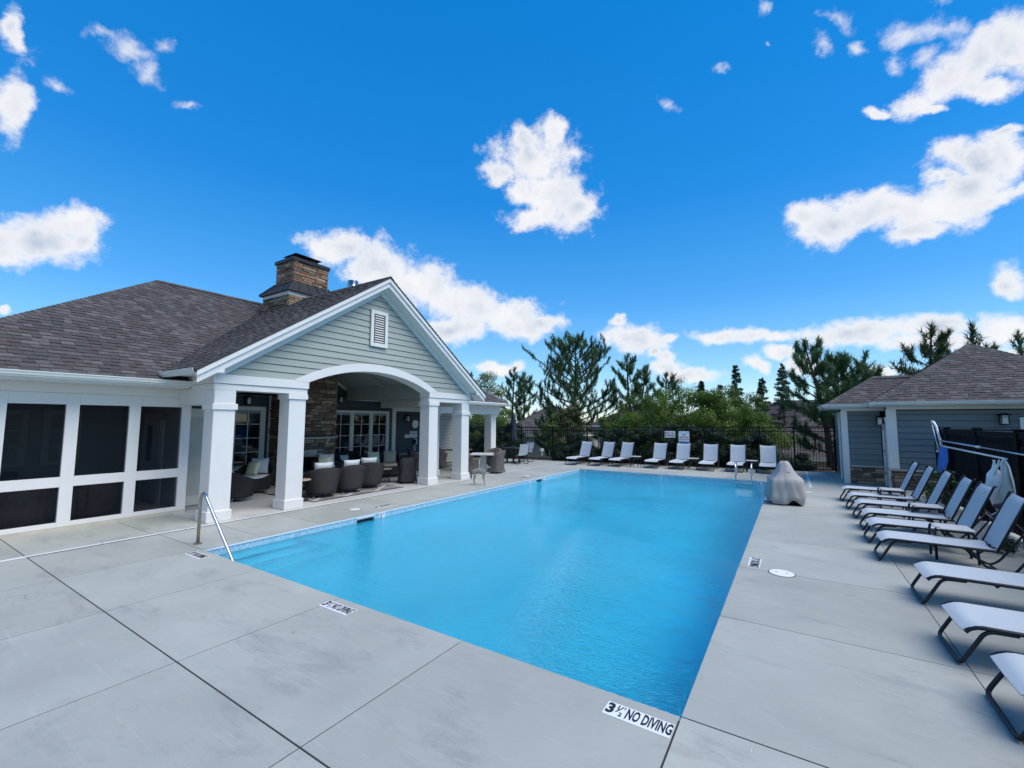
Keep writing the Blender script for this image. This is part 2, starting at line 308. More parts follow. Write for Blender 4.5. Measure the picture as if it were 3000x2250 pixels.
    def mesh(s, name, m=None, smooth=False):
        me = bpy.data.meshes.new(name); me.from_pydata(s.v, [], s.f)
        if m: me.materials.append(M[m] if isinstance(m, str) else m)
        if smooth: me.shade_smooth()
        return me
    def build(s, name, m, parent=None, smooth=False, **props):
        return link(name, s.mesh(name, m, smooth), parent, **props)
def wpos(o):
    p = Vector((0, 0, 0))
    while o: p += o.location; o = o.parent
    return p
def link(name, me, parent=None, loc=None, **props):
    o = bpy.data.objects.new(name, me); COL.objects.link(o)
    if parent is not None:
        o.parent = parent
        if parent.get('_w') or parent.get('_wc'): o.location = -wpos(parent) if loc is None else Vector(loc) - wpos(parent); o['_wc'] = 1
        elif loc is not None: o.location = loc
    elif loc is not None: o.location = loc
    for k, v in props.items(): o[k] = v
    return o
def thing(name, label, cat, loc=(0, 0, 0), rz=0, group=None, world=False):
    """Empty at the thing's base; world=True: its parts are modelled in world coordinates"""
    o = bpy.data.objects.new(name, None); COL.objects.link(o); o.empty_display_size = .2
    o.location = loc; o.rotation_euler = (0, 0, rz); o['label'] = label; o['category'] = cat
    if group: o['group'] = group
    if world: o['_w'] = 1
    return o
def tag(o, label, cat, group=None):
    o['label'] = label; o['category'] = cat
    if group: o['group'] = group
    return o
def struct(o): o['kind'] = 'structure'; return o
def stuff(o): o['kind'] = 'stuff'; return o
def dup(root, loc, rz=None, label=None, group=None):
    def cp(o, par):
        c = o.copy(); COL.objects.link(c); c.parent = par
        for ch in [x for x in o.children]: cp(ch, c)
        return c
    r = cp(root, None); r.location = loc
    if rz is not None: r.rotation_euler = (0, 0, rz)
    if label: r['label'] = label
    if group: r['group'] = group
    return r
def clip(poly, line):
    """clip 2-D polygon to the left side of line (p, q)"""
    (px, py), (qx, qy) = line; out = []
    f = lambda a: (qx - px) * (a[1] - py) - (qy - py) * (a[0] - px)
    for i in range(len(poly)):
        a, b = poly[i], poly[(i + 1) % len(poly)]; fa, fb = f(a), f(b)
        if fa >= 0: out.append(a)
        if (fa > 0 > fb) or (fa < 0 < fb):
            t = fa / (fa - fb); out.append((a[0] + (b[0] - a[0]) * t, a[1] + (b[1] - a[1]) * t))
    return out
def clip_convex(poly, conv):
    for i in range(len(conv)):
        if len(poly) < 3: return []
        poly = clip(poly, (conv[i], conv[(i + 1) % len(conv)]))
    ar = sum(poly[i][0] * poly[(i + 1) % len(poly)][1] - poly[(i + 1) % len(poly)][0] * poly[i][1] for i in range(len(poly))) / 2 if len(poly) > 2 else 0
    return poly if ar > 2e-4 else []
# ------------------------------------------------------------------ ground
def yf(x): return 18.8 + .154 * (x - .66)               # line of the far iron fence
def grass_z(x, y):
    t = max(0, min(1, (y - 20) / 16)); t = t * t * (3 - 2 * t)
    return -.09 - 2.3 * t
M['grass'] = mat('lawn', (.045, .075, .02), .9, .35, .9, .6, 30, col2=(.10, .115, .04))
g = MB(); nx, ny = 60, 60
gx = [-90 + 180 * i / nx for i in range(nx + 1)]; gy = [-60 + 160 * (j / ny) for j in range(ny + 1)]
g = MB()
far = [-900, -300] + gx + [300, 900]; fary = [-900, -200] + gy + [300, 900]
V = [(x, y, grass_z(x, y)) for y in fary for x in far]
g.add(V, [(j * len(far) + i, j * len(far) + i + 1, (j + 1) * len(far) + i + 1, (j + 1) * len(far) + i) for j in range(len(fary) - 1) for i in range(len(far) - 1)
          if not (-18.0 < far[i] and far[i + 1] < 5.0 and -9.1 < fary[j] and fary[j + 1] < 18.9)])
struct(g.build('ground', 'grass', smooth=True))
base = MB()
for (a, b) in (((-16, -10.5), (6.1, -.05)), ((-16, 14.45), (6.1, 17.0)), ((-16, -.05), (-7.2, 14.45)), ((.05, -.05), (6.1, 14.45))):
    base.box((a[0], a[1], -.2), (b[0], b[1], -.0010))
struct(base.build('joint_filler_bed', mat('joint_filler', (.03, .03, .034), .95)))

# ------------------------------------------------------------------ concrete deck in separate slabs
def concrete(name, c1, c2, warm):
    m = bpy.data.materials.new(name); m.use_nodes = True; t = m.node_tree; P = t.nodes['Principled BSDF']; N = t.nodes.new; L = t.links.new
    P.inputs['Roughness'].default_value = .72; P.inputs['Specular IOR Level'].default_value = .35
    geo = N('ShaderNodeNewGeometry'); pos = geo.outputs['Position']
    def nz(scale, stretch=None, rough=.6, det=6, dist=0):
        v = pos
        if stretch:
            mp = N('ShaderNodeMapping'); mp.inputs[3].default_value = stretch; mp.inputs[2].default_value = (0, 0, stretch[3] if len(stretch) > 3 else 0) if False else (0, 0, 0); L(pos, mp.inputs[0]); v = mp.outputs[0]
        n = N('ShaderNodeTexNoise'); n.inputs['Scale'].default_value = scale; n.inputs['Detail'].default_value = det; n.inputs['Roughness'].default_value = rough; n.inputs['Distortion'].default_value = dist
        L(v, n.inputs['Vector']); return n.outputs[0]
    def mix(f, a, b, bt='MIX', lo=.35, hi=.65):
        mr = N('ShaderNodeMapRange'); mr.inputs[1].default_value = lo; mr.inputs[2].default_value = hi; L(f, mr.inputs[0])
        x = N('ShaderNodeMix'); x.data_type = 'RGBA'; x.blend_type = bt; L(mr.outputs[0], x.inputs[0])
        for i, q in ((6, a), (7, b)):
            if isinstance(q, tuple): x.inputs[i].default_value = (*q, 1)
            else: L(q, x.inputs[i])
        return x.outputs[2]
    col = mix(nz(.55, det=7), c1, c2)
    oi = N('ShaderNodeObjectInfo'); hv = N('ShaderNodeHueSaturation'); m1 = N('ShaderNodeMapRange'); m1.inputs[3].default_value = .93; m1.inputs[4].default_value = 1.06
    L(oi.outputs['Random'], m1.inputs[0]); L(m1.outputs[0], hv.inputs['Value']); L(col, hv.inputs['Color']); col = hv.outputs[0]
    col = mix(nz(1.3, (.75, 1.9, 1), .74, 9, .5), col, mix(nz(40), (c1[0] * .55, c1[1] * .57, c1[2] * .60), (c1[0] * .78, c1[1] * .80, c1[2] * .83)), lo=.53, hi=.80)      # weather stains dragged by the broom
    col = mix(nz(.8, det=5), col, warm, lo=.60, hi=.86)
    col = mix(nz(7, (.25, 3.0, 1), .75, 8), col, (c2[0] * 1.12, c2[1] * 1.12, c2[2] * 1.12), lo=.56, hi=.80)
    col = mix(nz(160, det=3, rough=.8), col, (c1[0] * .80, c1[1] * .80, c1[2] * .80), lo=.56, hi=.78)
    vo = N('ShaderNodeTexVoronoi'); vo.feature = 'DISTANCE_TO_EDGE'; vo.inputs['Scale'].default_value = .33
    wv = N('ShaderNodeVectorMath'); wv.operation = 'ADD'; nn_ = N('ShaderNodeTexNoise'); nn_.inputs['Scale'].default_value = 2.2; nn_.inputs['Detail'].default_value = 8; L(pos, nn_.inputs['Vector']); sc_ = N('ShaderNodeVectorMath'); sc_.operation = 'SCALE'; sc_.inputs['Scale'].default_value = .55
    L(nn_.outputs['Color'], sc_.inputs[0]); L(pos, wv.inputs[0]); L(sc_.outputs[0], wv.inputs[1]); L(wv.outputs[0], vo.inputs['Vector'])
    ck = N('ShaderNodeMapRange'); ck.inputs[1].default_value = .0; ck.inputs[2].default_value = .0016; ck.inputs[3].default_value = 1; ck.inputs[4].default_value = 0; L(vo.outputs['Distance'], ck.inputs[0])
    cm_ = N('ShaderNodeMapRange'); cm_.inputs[1].default_value = .52; cm_.inputs[2].default_value = .62; L(nz(.7, det=3), cm_.inputs[0]); cf_ = N('ShaderNodeMath'); cf_.operation = 'MULTIPLY'; L(ck.outputs[0], cf_.inputs[0]); L(cm_.outputs[0], cf_.inputs[1])
    col = mix(cf_.outputs[0], col, (c1[0] * .5, c1[1] * .5, c1[2] * .5), lo=0, hi=1.4)          # hairline cracks here and there
    L(col, P.inputs['Base Color'])
    hb = N('ShaderNodeMath'); hb.operation = 'MULTIPLY_ADD'; hb.inputs[1].default_value = .6; L(nz(260, det=3), hb.inputs[0]); L(nz(28, (.3, 2, 1)), hb.inputs[2])
    b = N('ShaderNodeBump'); b.inputs['Strength'].default_value = .35; b.inputs['Distance'].default_value = .006; L(hb.outputs[0], b.inputs['Height']); L(b.outputs[0], P.inputs['Normal'])
    rr = N('ShaderNodeMapRange'); rr.inputs[3].default_value = .6; rr.inputs[4].default_value = .85; L(nz(3), rr.inputs[0]); L(rr.outputs[0], P.inputs['Roughness'])
    return m
M['concrete'] = concrete('broomed_concrete', (.315, .33, .30), (.395, .41, .37), (.39, .37, .31))
M['patio'] = concrete('patio_concrete', (.40, .40, .385), (.48, .48, .46), (.40, .36, .30))
deck = thing('pool_deck', 'x', 'x', (0, 0, 0), world=True); del deck['label']; del deck['category']; struct(deck)
def slabs(xs, ys, m='concrete', gaps=.008, poly=None, name='concrete_slab', wide_y=(), wide_x=()):
    for i in range(len(xs) - 1):
        for j in range(len(ys) - 1):
            gx0 = .0065 if xs[i] in wide_x else gaps / 2; gx1 = .0065 if xs[i + 1] in wide_x else gaps / 2
            gy0 = .0065 if ys[j] in wide_y else gaps / 2; gy1 = .0065 if ys[j + 1] in wide_y else gaps / 2
            x0, x1, y0, y1 = xs[i] + gx0, xs[i + 1] - gx1, ys[j] + gy0, ys[j + 1] - gy1
            q = [(x0, y0), (x1, y0), (x1, y1), (x0, y1)]
            if poly: q = clip_convex(q, poly)
            if len(q) < 3: continue
            b = MB(); c = .0006; n = len(q)
            cx = sum(p[0] for p in q) / n; cy = sum(p[1] for p in q) / n
            ins = [(p[0] + (c if p[0] < cx else -c), p[1] + (c if p[1] < cy else -c)) for p in q]
            b.add([(p[0], p[1], -.085) for p in q] + [(p[0], p[1], -c) for p in q] + [(p[0], p[1], 0) for p in ins],
                  [(k, (k + 1) % n, n + (k + 1) % n, n + k) for k in range(n)] + [(n + k, n + (k + 1) % n, 2 * n + (k + 1) % n, 2 * n + k) for k in range(n)] + [tuple(2 * n + k for k in range(n))])
            b.build(name, m, deck)
XS_N = [-15.5, -12.3, -10.72, -8.97, -7.24, -5.5, -3.72, -1.93, 0.0, 1.89, 4.2, 6]
slabs(XS_N, [-9.5, -7.0, -5.2, -3.4, -1.6], wide_y=(-1.6,), wide_x=(0.0,))
slabs([-8.83, -7.24, -5.5, -3.72, -1.93, 0.0], [-1.6, -.002], wide_y=(-1.6,), wide_x=(0.0,))
slabs([-15.5, -12.3, -10.72, -8.97], [-1.6, -.06], wide_y=(-1.6,))
slabs([0, 1.89, 4.2, 6], [-1.6, 0.0], wide_y=(-1.6, 0.0), wide_x=(0.0,))
slabs([-10.72, -8.97], [-.06, .84])
PY = [0.0, .92, 2.08, 3.24, 4.4, 5.56, 6.72, 7.88, 9.04, 10.2, 11.36, 12.52, 13.68, 14.4]
slabs([-8.83, -7.14], PY)
slabs([.0, 1.89], [0, 1.89, 3.76, 5.67, 7.7, 9.55, 11.4, 13.3, 14.4], wide_y=(0,))
slabs([1.89, 4.2, 6], [0, 1.89, 3.76, 5.67, 7.7, 9.55, 11.4, 13.3, 14.4, 16.6])
DP = [(-16, 9), (6, 9), (6, 19.63), (-16, 16.24)]
slabs([-15.5, -13.6, -11.2, -8.97], [9.24, 11.6, 13.9, 16.3, 18.6], poly=DP)
slabs([-8.83, -7.14, -5.2, -3.3, -1.4, .5, 1.89], [14.4, 16.5, 19.6], poly=DP)
slabs([1.89, 4.2, 6], [16.6, 19.9], poly=DP)
slabs([-15.5, -12.6, -10.8, -8.97], [.84, 3.6, 6.4, 9.24], m='patio', name='patio_slab')
slabs([-15.5, -10.72], [-.06, .84], m='patio', name='patio_slab')
dr = MB(); dr.box((-8.955, -9, -.08), (-8.845, 16.9, -.0004))
dr.build('drain_channel', 'tar', deck)
for k in range(22):
    MB().bbox((-8.945, -9 + k * 1.18, -.02), (-8.905 + .02, -9 + k * 1.18 + 1.172, .004), .004).build('drain_cover', 'drain', deck)

# ------------------------------------------------------------------ pool
M['plaster'] = mat('pool_plaster', (.33, .73, .88), .7, .12, .9, .2, 20)
M['poolwall'] = mat('pool_wall_plaster', (.40, .79, .91), .6, .06, 2)
M['band'] = mat('waterline_tile', (.27, .54, .68), .25, .3, 16, detail=8, col2=(.44, .66, .76))
M['nosing'] = mat('dark_blue_step_tile', (.02, .10, .24), .4)
M['mould'] = mat('white_pool_edge', (.62, .72, .78), .4, .05, 5)
PX0, PX1, PY1 = -7.14, 0.0, 14.4; WZ = -.13; DEEP = -1.18
pool = thing('swimming_pool', 'x', 'x', (-3.5, 7, 0), world=True); del pool['label']; del pool['category']; struct(pool)
b = MB()
b.add([(PX0 - .02, -.02, DEEP), (PX1 + .02, -.02, DEEP), (PX1 + .02, PY1 + .02, DEEP - .12), (PX0 - .02, PY1 + .02, DEEP - .12)], [(0, 1, 2, 3)])
b.build('pool_floor', 'plaster', pool)
for nm, c0, c1 in (('w', (PX0 - .3, -.3), (PX0, PY1 + .3)), ('e', (PX1, -.3), (PX1 + .3, PY1 + .3)), ('s', (PX0, -.3), (PX1, 0)), ('n', (PX0, PY1), (PX1, PY1 + .3))):
    MB().box((c0[0], c0[1], DEEP - .3), (c1[0], c1[1], -.25)).build('pool_wall', 'poolwall', pool)
bt = .004
MB().box((PX0 - .3, -.3, -.25), (PX0 + bt, 2.88, -.03)).build('tile_band', 'band', pool)
MB().box((PX0 - .3, 3.34, -.25), (PX0 + bt, 10.60, -.03)).build('tile_band', 'band', pool)
MB().box((PX0 - .3, 11.0, -.25), (PX0 + bt, PY1, -.03)).build('tile_band', 'band', pool)
for y0, y1 in ((2.88, 3.34), (10.60, 11.0)):
    k = MB(); k.box((PX0 - .3, y0, -.25), (PX0 - .22, y1, -.03)); k.box((PX0 - .22, y0, -.25), (PX0 + bt, y1, -.19)); k.build('skimmer_mouth', mat('skimmer_recess', (.12, .30, .38), .5), pool)
    MB().box((PX0 - .22, y0, -.06), (PX0 + .012, y1, -.03)).build('skimmer_lip', 'white', pool)
MB().box((PX1 - bt, -.3, -.25), (PX1 + .3, PY1, -.03)).build('tile_band', 'band', pool)
MB().box((PX0 + bt, -.3, -.25), (PX1 - bt, bt, -.03)).build('tile_band', 'band', pool)
MB().box((PX0 + bt, PY1 - bt, -.25), (PX1 - bt, PY1 + .3, -.03)).build('tile_band', 'band', pool)
e = MB()   # white edge strip under the coping
e.box((PX0 - .1, 0, -.03), (PX0 + .018, PY1, -.012)); e.box((PX0, PY1 - .018, -.03), (PX1, PY1 + .1, -.012));
e.build('edge_strip', 'mould', pool)
for k, (x1, z) in enumerate(((-6.80, -.34), (-6.46, -.58), (-6.12, -.82))):
    MB().box((PX0 + .01, .008, DEEP - .02), (x1, 1.55 + k * .14, z)).build('pool_step', 'poolwall', pool)
    nb_ = MB(); nb_.box((x1 - .035, .008, z), (x1 + .004, 1.55 + k * .14 + .004, z + .004)); nb_.box((PX0 + .02, 1.55 + k * .14 - .035, z), (x1 - .036, 1.55 + k * .14 + .004, z + .004)); nb_.build('step_nosing', 'nosing', pool)
# water
m = bpy.data.materials.new('pool_water'); m.use_nodes = True; t = m.node_tree; P = t.nodes['Principled BSDF']
P.inputs['Base Color'].default_value = (.13, .84, 1.0, 1); P.inputs['Roughness'].default_value = .0; P.inputs['IOR'].default_value = 1.38; P.inputs['Transmission Weight'].default_value = 1
geo = t.nodes.new('ShaderNodeNewGeometry')
def wnz(scale, sx=1, sy=1, det=3, dist=.6, rot=0):
    mp = t.nodes.new('ShaderNodeMapping'); mp.inputs[3].default_value = (sx, sy, 1); mp.inputs[2].default_value = (0, 0, rot); t.links.new(geo.outputs['Position'], mp.inputs[0])
    n = t.nodes.new('ShaderNodeTexNoise'); n.inputs['Scale'].default_value = scale; n.inputs['Detail'].default_value = det; n.inputs['Distortion'].default_value = dist; t.links.new(mp.outputs[0], n.inputs['Vector']); return n.outputs[0]
def tm(op, a, b_):
    n = t.nodes.new('ShaderNodeMath'); n.operation = op
    for i, v in enumerate((a, b_)):
        if isinstance(v, (int, float)): n.inputs[i].default_value = v
        else: t.links.new(v, n.inputs[i])
    return n.outputs[0]
calm = t.nodes.new('ShaderNodeMapRange'); calm.inputs[1].default_value = .40; calm.inputs[2].default_value = .62; calm.inputs[3].default_value = .10; t.links.new(wnz(.26, 1, .7, 2, 0), calm.inputs[0])
h = tm('ADD', tm('MULTIPLY', wnz(2.6, 1, 1.5, 3, .5, .4), .30), tm('MULTIPLY', tm('MULTIPLY', wnz(13, 1, 1.6, 3, 1.4, .3), calm.outputs[0]), .62))
bp = t.nodes.new('ShaderNodeBump'); bp.inputs['Strength'].default_value = 1; bp.inputs['Distance'].default_value = .13; t.links.new(h, bp.inputs['Height']); t.links.new(bp.outputs[0], P.inputs['Normal'])
wtr = MB(); wtr.add([(PX0 - .21, 0.003, WZ), (PX1 - .003, 0.003, WZ), (PX1 - .003, PY1 - .003, WZ), (PX0 - .21, PY1 - .003, WZ)], [(0, 1, 2, 3)])
struct(wtr.build('pool_water', m))

# ------------------------------------------------------------------ lettering
FONT_CACHE = {}
def text_obj(s, size, m, parent, origin, xdir, ydir, sx=1.0, name='lettering', align='CENTER', bold=.0):
    key = (s, round(size, 4), m, round(sx, 3), align, bold)
    if key not in FONT_CACHE:
        c = bpy.data.curves.new('lettering', 'FONT'); c.body = s; c.size = size; c.align_x = align; c.align_y = 'CENTER'; c.extrude = .0008; c.offset = bold; c.resolution_u = 2; c.space_line = .95
        o = bpy.data.objects.new('tmp', c); COL.objects.link(o); dg = bpy.context.evaluated_depsgraph_get()
        me = bpy.data.meshes.new_from_object(o.evaluated_get(dg)); bpy.data.objects.remove(o); bpy.data.curves.remove(c)
        me.transform(Matrix.Diagonal((sx, 1, 1, 1))); me.materials.clear(); me.materials.append(M[m]); FONT_CACHE[key] = me
    x = Vector(xdir).normalized(); y = Vector(ydir).normalized(); z = x.cross(y)
    o = bpy.data.objects.new(name, FONT_CACHE[key]); COL.objects.link(o)
    mt = Matrix((x, y, z)).transposed().to_4x4(); mt.translation = Vector(origin)
    if parent is not None:
        o.parent = parent; mt.translation = Vector(origin) - (wpos(parent) if parent.get('_w') or parent.get('_wc') else Vector((0, 0, 0)))
    o.matrix_local = mt
    return o

# depth-marker tiles: 6 x 18 inches, one tile with 3 1/2 FT and a double tile with NO DIVING
def marker(name, label, c, xd, yd):
    c = Vector(c); xd = Vector(xd).normalized(); yd = Vector(yd).normalized()
    r = thing(name, label, 'depth marker', c, group='no diving depth markers set in the deck', world=True)
    up = Vector((0, 0, 1))
    MB().obox(c - xd * .1545 + up * .002, (.0745, .076, .0025), (xd, yd, up)).build('ceramic_tile', 'tile', r)
    MB().obox(c + xd * .0765 + up * .002, (.153, .076, .0025), (xd, yd, up)).build('ceramic_tile', 'tile', r)
    z = up * .0062
    text_obj('3', .15, 'ink', r, c - xd * .19 + z, xd, yd, .82, bold=.006)
    text_obj('1', .062, 'ink', r, c - xd * .142 + yd * .036 + z, xd, yd, .9, bold=.002)
    text_obj('FT', .04, 'ink', r, c - xd * .106 + yd * .040 + z, xd, yd, .9)
    text_obj('/', .07, 'ink', r, c - xd * .135 + yd * .004 + z, xd, yd, 1.9)
    text_obj('2', .058, 'ink', r, c - xd * .112 - yd * .034 + z, xd, yd, .9, bold=.001)
    text_obj('NO DIVING', .158, 'ink', r, c + xd * .0765 + z, xd, yd, .375, bold=.004)
    return r
X1, Y1 = (1, 0, 0), (0, 1, 0)
marker('depth_marker', 'large white depth marker beside the near right corner of the pool', (-.245, -.19, 0), (1, -.012, 0), (.012, 1, 0))
marker('depth_marker', 'white depth marker halfway along the near edge of the pool', (-3.52, -.19, 0), X1, Y1)
marker('depth_marker', 'white depth marker in front of the stair handrail at the near left corner', (-6.9, -.18, 0), X1, Y1)
marker('depth_marker', 'white depth marker beside the round white lid on the right deck', (.18, 4.09, 0), (0, -1, 0), X1)
marker('depth_marker', 'white depth marker on the strip between the patio columns and the pool', (-7.58, 3.95, 0), (0, 1, 0), (-1, 0, 0))
marker('depth_marker', 'white depth marker on the strip by the wicker dining chairs', (-7.5, 10.35, 0), (0, 1, 0), (-1, 0, 0))
marker('depth_marker', 'white depth marker at the far side of the pool before the loungers', (-3.74, 14.72, 0), X1, Y1)
def lid(label, c, r):
    t = thing('skimmer_lid', label, 'skimmer lid', c, group='round skimmer lids in the deck')
    MB().lathe([(r + .012, .0), (r + .012, .0015), (r + .006, .0022)], n=40).build('lid_ring', 'tar', t)
    MB().lathe([(r, .001), (r, .006), (r - .006, .008)], n=40).build('lid_plate', 'white', t)
    for s in (-1, 1): MB().lathe([(.012, .008), (.012, .0092)], (s * r * .42, 0, 0), 10).build('finger_hole', 'ink', t)
lid('large round white lid by the right edge of the pool', (.52, 3.77, 0), .148)
lid('small round white lid on the strip nearest the patio rug', (-7.8, 3.34, 0), .12)
lid('round white lid on the strip beside the wicker dining set', (-7.72, 10.9, 0), .12)
lid('small round white lid just beyond the covered pool lift', (1.0, 12.25, 0), .1)
# number tiles on the waterline
def wtile(label, c, nrm, txt, xd):
    c = Vector(c); nrm = Vector(nrm); xd = Vector(xd)
    r = thing('waterline_marker', label, 'depth marker', c, group='depth numbers on the waterline', world=True)
    MB().obox(c + nrm * .006, (.076, .0035, .066), (xd, nrm, (0, 0, 1))).build('ceramic_tile', 'tile', r)
    text_obj(txt, .12, 'ink', r, c + nrm * .0105 - xd * .028, xd, (0, 0, 1), .85, bold=.003)
    text_obj('FT', .045, 'ink', r, c + nrm * .0105 + xd * .035 + Vector((0, 0, .03)), xd, (0, 0, 1), .9)
for x, l in ((-6.96, 'white number 4 tile on the far pool wall at its left corner'), (-3.74, 'white number 4 tile in the middle of the far pool wall'), (-.33, 'white number 4 tile on the far pool wall right of the ladder')):
    wtile(l, (x, PY1 - bt, -.095), (0, -1, 0), '4', (1, 0, 0))
for y, l in ((3.55, 'white number 3 tile on the left pool wall by the near skimmer'), (10.1, 'white number 3 tile on the left pool wall just before the far skimmer'), (11.18, 'white number 3 tile on the left pool wall just past the far skimmer')):
    wtile(l, (PX0 + bt, y, -.095), (1, 0, 0), '3', (0, 1, 0))

r = random.Random(77); fl = MB()
for k in range(70):
    x, y = (r.uniform(-9, 3.5), r.uniform(-2.6, -.1)) if k % 2 else (r.uniform(.1, 3.4), r.uniform(0, 12)); a = r.uniform(0, pi); s_ = r.uniform(.006, .014); c_, d_ = cos(a) * s_, sin(a) * s_
    fl.add([(x - c_, y - d_, .002), (x + d_ * .4, y - c_ * .4, .003), (x + c_, y + d_, .006), (x - d_ * .4, y + c_ * .4, .003)], [(0, 1, 2, 3)])
o_ = fl.build('leaf_litter', mat('pale_dry_petal', (.50, .46, .36), .8, .3, 3)); stuff(tag(o_, 'tiny pale petals and leaf scraps scattered over the concrete deck', 'litter'))
# ------------------------------------------------------------------ generic building helpers
STONE_ME = []
def stone_mesh(k, m):
    key = (k, m)
    r = random.Random(100 + k); bm = bmesh.new(); bmesh.ops.create_cube(bm, size=1)
    for v in bm.verts:
        v.co.x += r.uniform(-.05, .03) * (1 if v.co.x > 0 else -1); v.co.z += r.uniform(-.10, .0) * (1 if v.co.z > 0 else -1)
        if v.co.y < 0: v.co.y += r.uniform(-.25, .15)
    bmesh.ops.bevel(bm, geom=[e for e in bm.edges if all(v.co.y < 0 for v in e.verts)], offset=.07, segments=1, affect='EDGES')
    b = MB(); b.frombm(bm); return b
STONES = {k: stone_mesh(k, 0) for k in range(7)}
STONE_DATA = {k: STONES[k].mesh('stone', 'stone') for k in range(7)}
def stone_face(parent, o, u, n, W_, z0, z1, seed, limit, rowh=(.05, .12), wid=(.14, .42), skip=None, count=[0], thick=.05, name='stone'):
    """ledge stones on a vertical face: o = left bottom corner, u = direction along the wall, n = outward normal"""
    r = random.Random(seed); u = Vector(u).normalized(); n = Vector(n).normalized(); z = z0; far = MB(); made = 0
    while z < z1 - .015:
        h = min(r.uniform(*rowh), z1 - z)
        if z1 - z - h < .03: h = z1 - z
        x = -thick * .55
        while x < W_ + thick * .4:
            w = min(r.uniform(*wid) * (1.3 if h > .09 else 1), W_ + thick * .5 - x)
            if W_ + thick * .5 - x - w < .07: w = W_ + thick * .5 - x
            cx = x + w / 2
            if not (skip and skip(cx, z + h / 2, w, h)):
                k = r.randrange(7); d = thick * r.uniform(.7, 1.35)
                c = Vector(o) + u * cx + n * (d * .35) + Vector((0, 0, z + h / 2 - o[2]))
                mt = Matrix(((u.x * (w - .012), -n.x * d, 0, c.x), (u.y * (w - .012), -n.y * d, 0, c.y), (0, 0, h - .010, c.z), (0, 0, 0, 1)))
                if limit[0] > 0:
                    limit[0] -= 1
                    ob = bpy.data.objects.new(name, STONE_DATA[k]); COL.objects.link(ob); ob.parent = parent
                    mt.translation = c - wpos(parent); ob.matrix_local = mt
                else:
                    bb = STONES[k]; o_ = len(far.v); far.v += [tuple(mt @ Vector(q)) for q in bb.v]; far.f += [tuple(i + o_ for i in f) for f in bb.f]
            x += w
        z += h
    if far.v: stuff(far.build('stonework', 'stones', parent))
def board(parent, poly_uz, o, u, n, lap, name='siding_board', m='siding', th=.028):
    """one lap-siding board: 2-D polygon (u, z) clipped already; bottom edge stands proud"""
    if len(poly_uz) < 3: return
    zm = max(p[1] for p in poly_uz); poly_uz = [(p[0], p[1] - (.011 if p[1] > zm - 1e-6 else 0)) for p in poly_uz]
    u = Vector(u); n = Vector(n); o = Vector(o); z0 = min(p[1] for p in poly_uz); z1 = z0 + lap
    b = MB(); k = len(poly_uz)
    fr = [o + u * p[0] + Vector((0, 0, p[1])) + n * (th * (1 - .75 * (p[1] - z0) / lap) + .004) for p in poly_uz]
    bk = [o + u * p[0] + Vector((0, 0, p[1])) for p in poly_uz]
    ccw = u.cross(Vector((0, 0, 1))).dot(n) > 0
    b.add(fr + bk, [tuple(range(k)) if ccw else tuple(reversed(range(k)))] + [((i, k + i, k + (i + 1) % k, (i + 1) % k) if ccw else ((i + 1) % k, k + (i + 1) % k, k + i, i)) for i in range(k)] + [tuple(k + i for i in reversed(range(k)))])
    b.build(name, m, parent)
def siding(parent, o, u, n, W_, z0, z1, lap=.178, m='siding', holes=(), poly=None, name='siding_board'):
    z = z0
    while z < z1 - .02:
        zt = min(z + lap, z1)
        cuts = sorted({0, W_} | {h[0] for h in holes if h[2] < zt - .002 and h[3] > z + .002} | {h[1] for h in holes if h[2] < zt - .002 and h[3] > z + .002})
        for a, c in zip(cuts, cuts[1:]):
            if any(h[0] <= (a + c) / 2 <= h[1] and h[2] < zt - .002 and h[3] > z + .002 for h in holes):
                for h in holes:                      # slivers above and below an opening
                    if h[0] <= (a + c) / 2 <= h[1]:
                        if h[2] > z + .01 and h[2] < zt: board(parent, [(a, z), (c, z), (c, h[2]), (a, h[2])], o, u, n, lap, name, m)
                        if h[3] < zt - .01 and h[3] > z: board(parent, [(a, h[3]), (c, h[3]), (c, zt), (a, zt)], o, u, n, lap, name, m)
                continue
            q = [(a, z), (c, z), (c, zt), (a, zt)]
            if poly: q = clip_convex(q, poly)
            board(parent, q, o, u, n, lap, name, m)
        z = zt
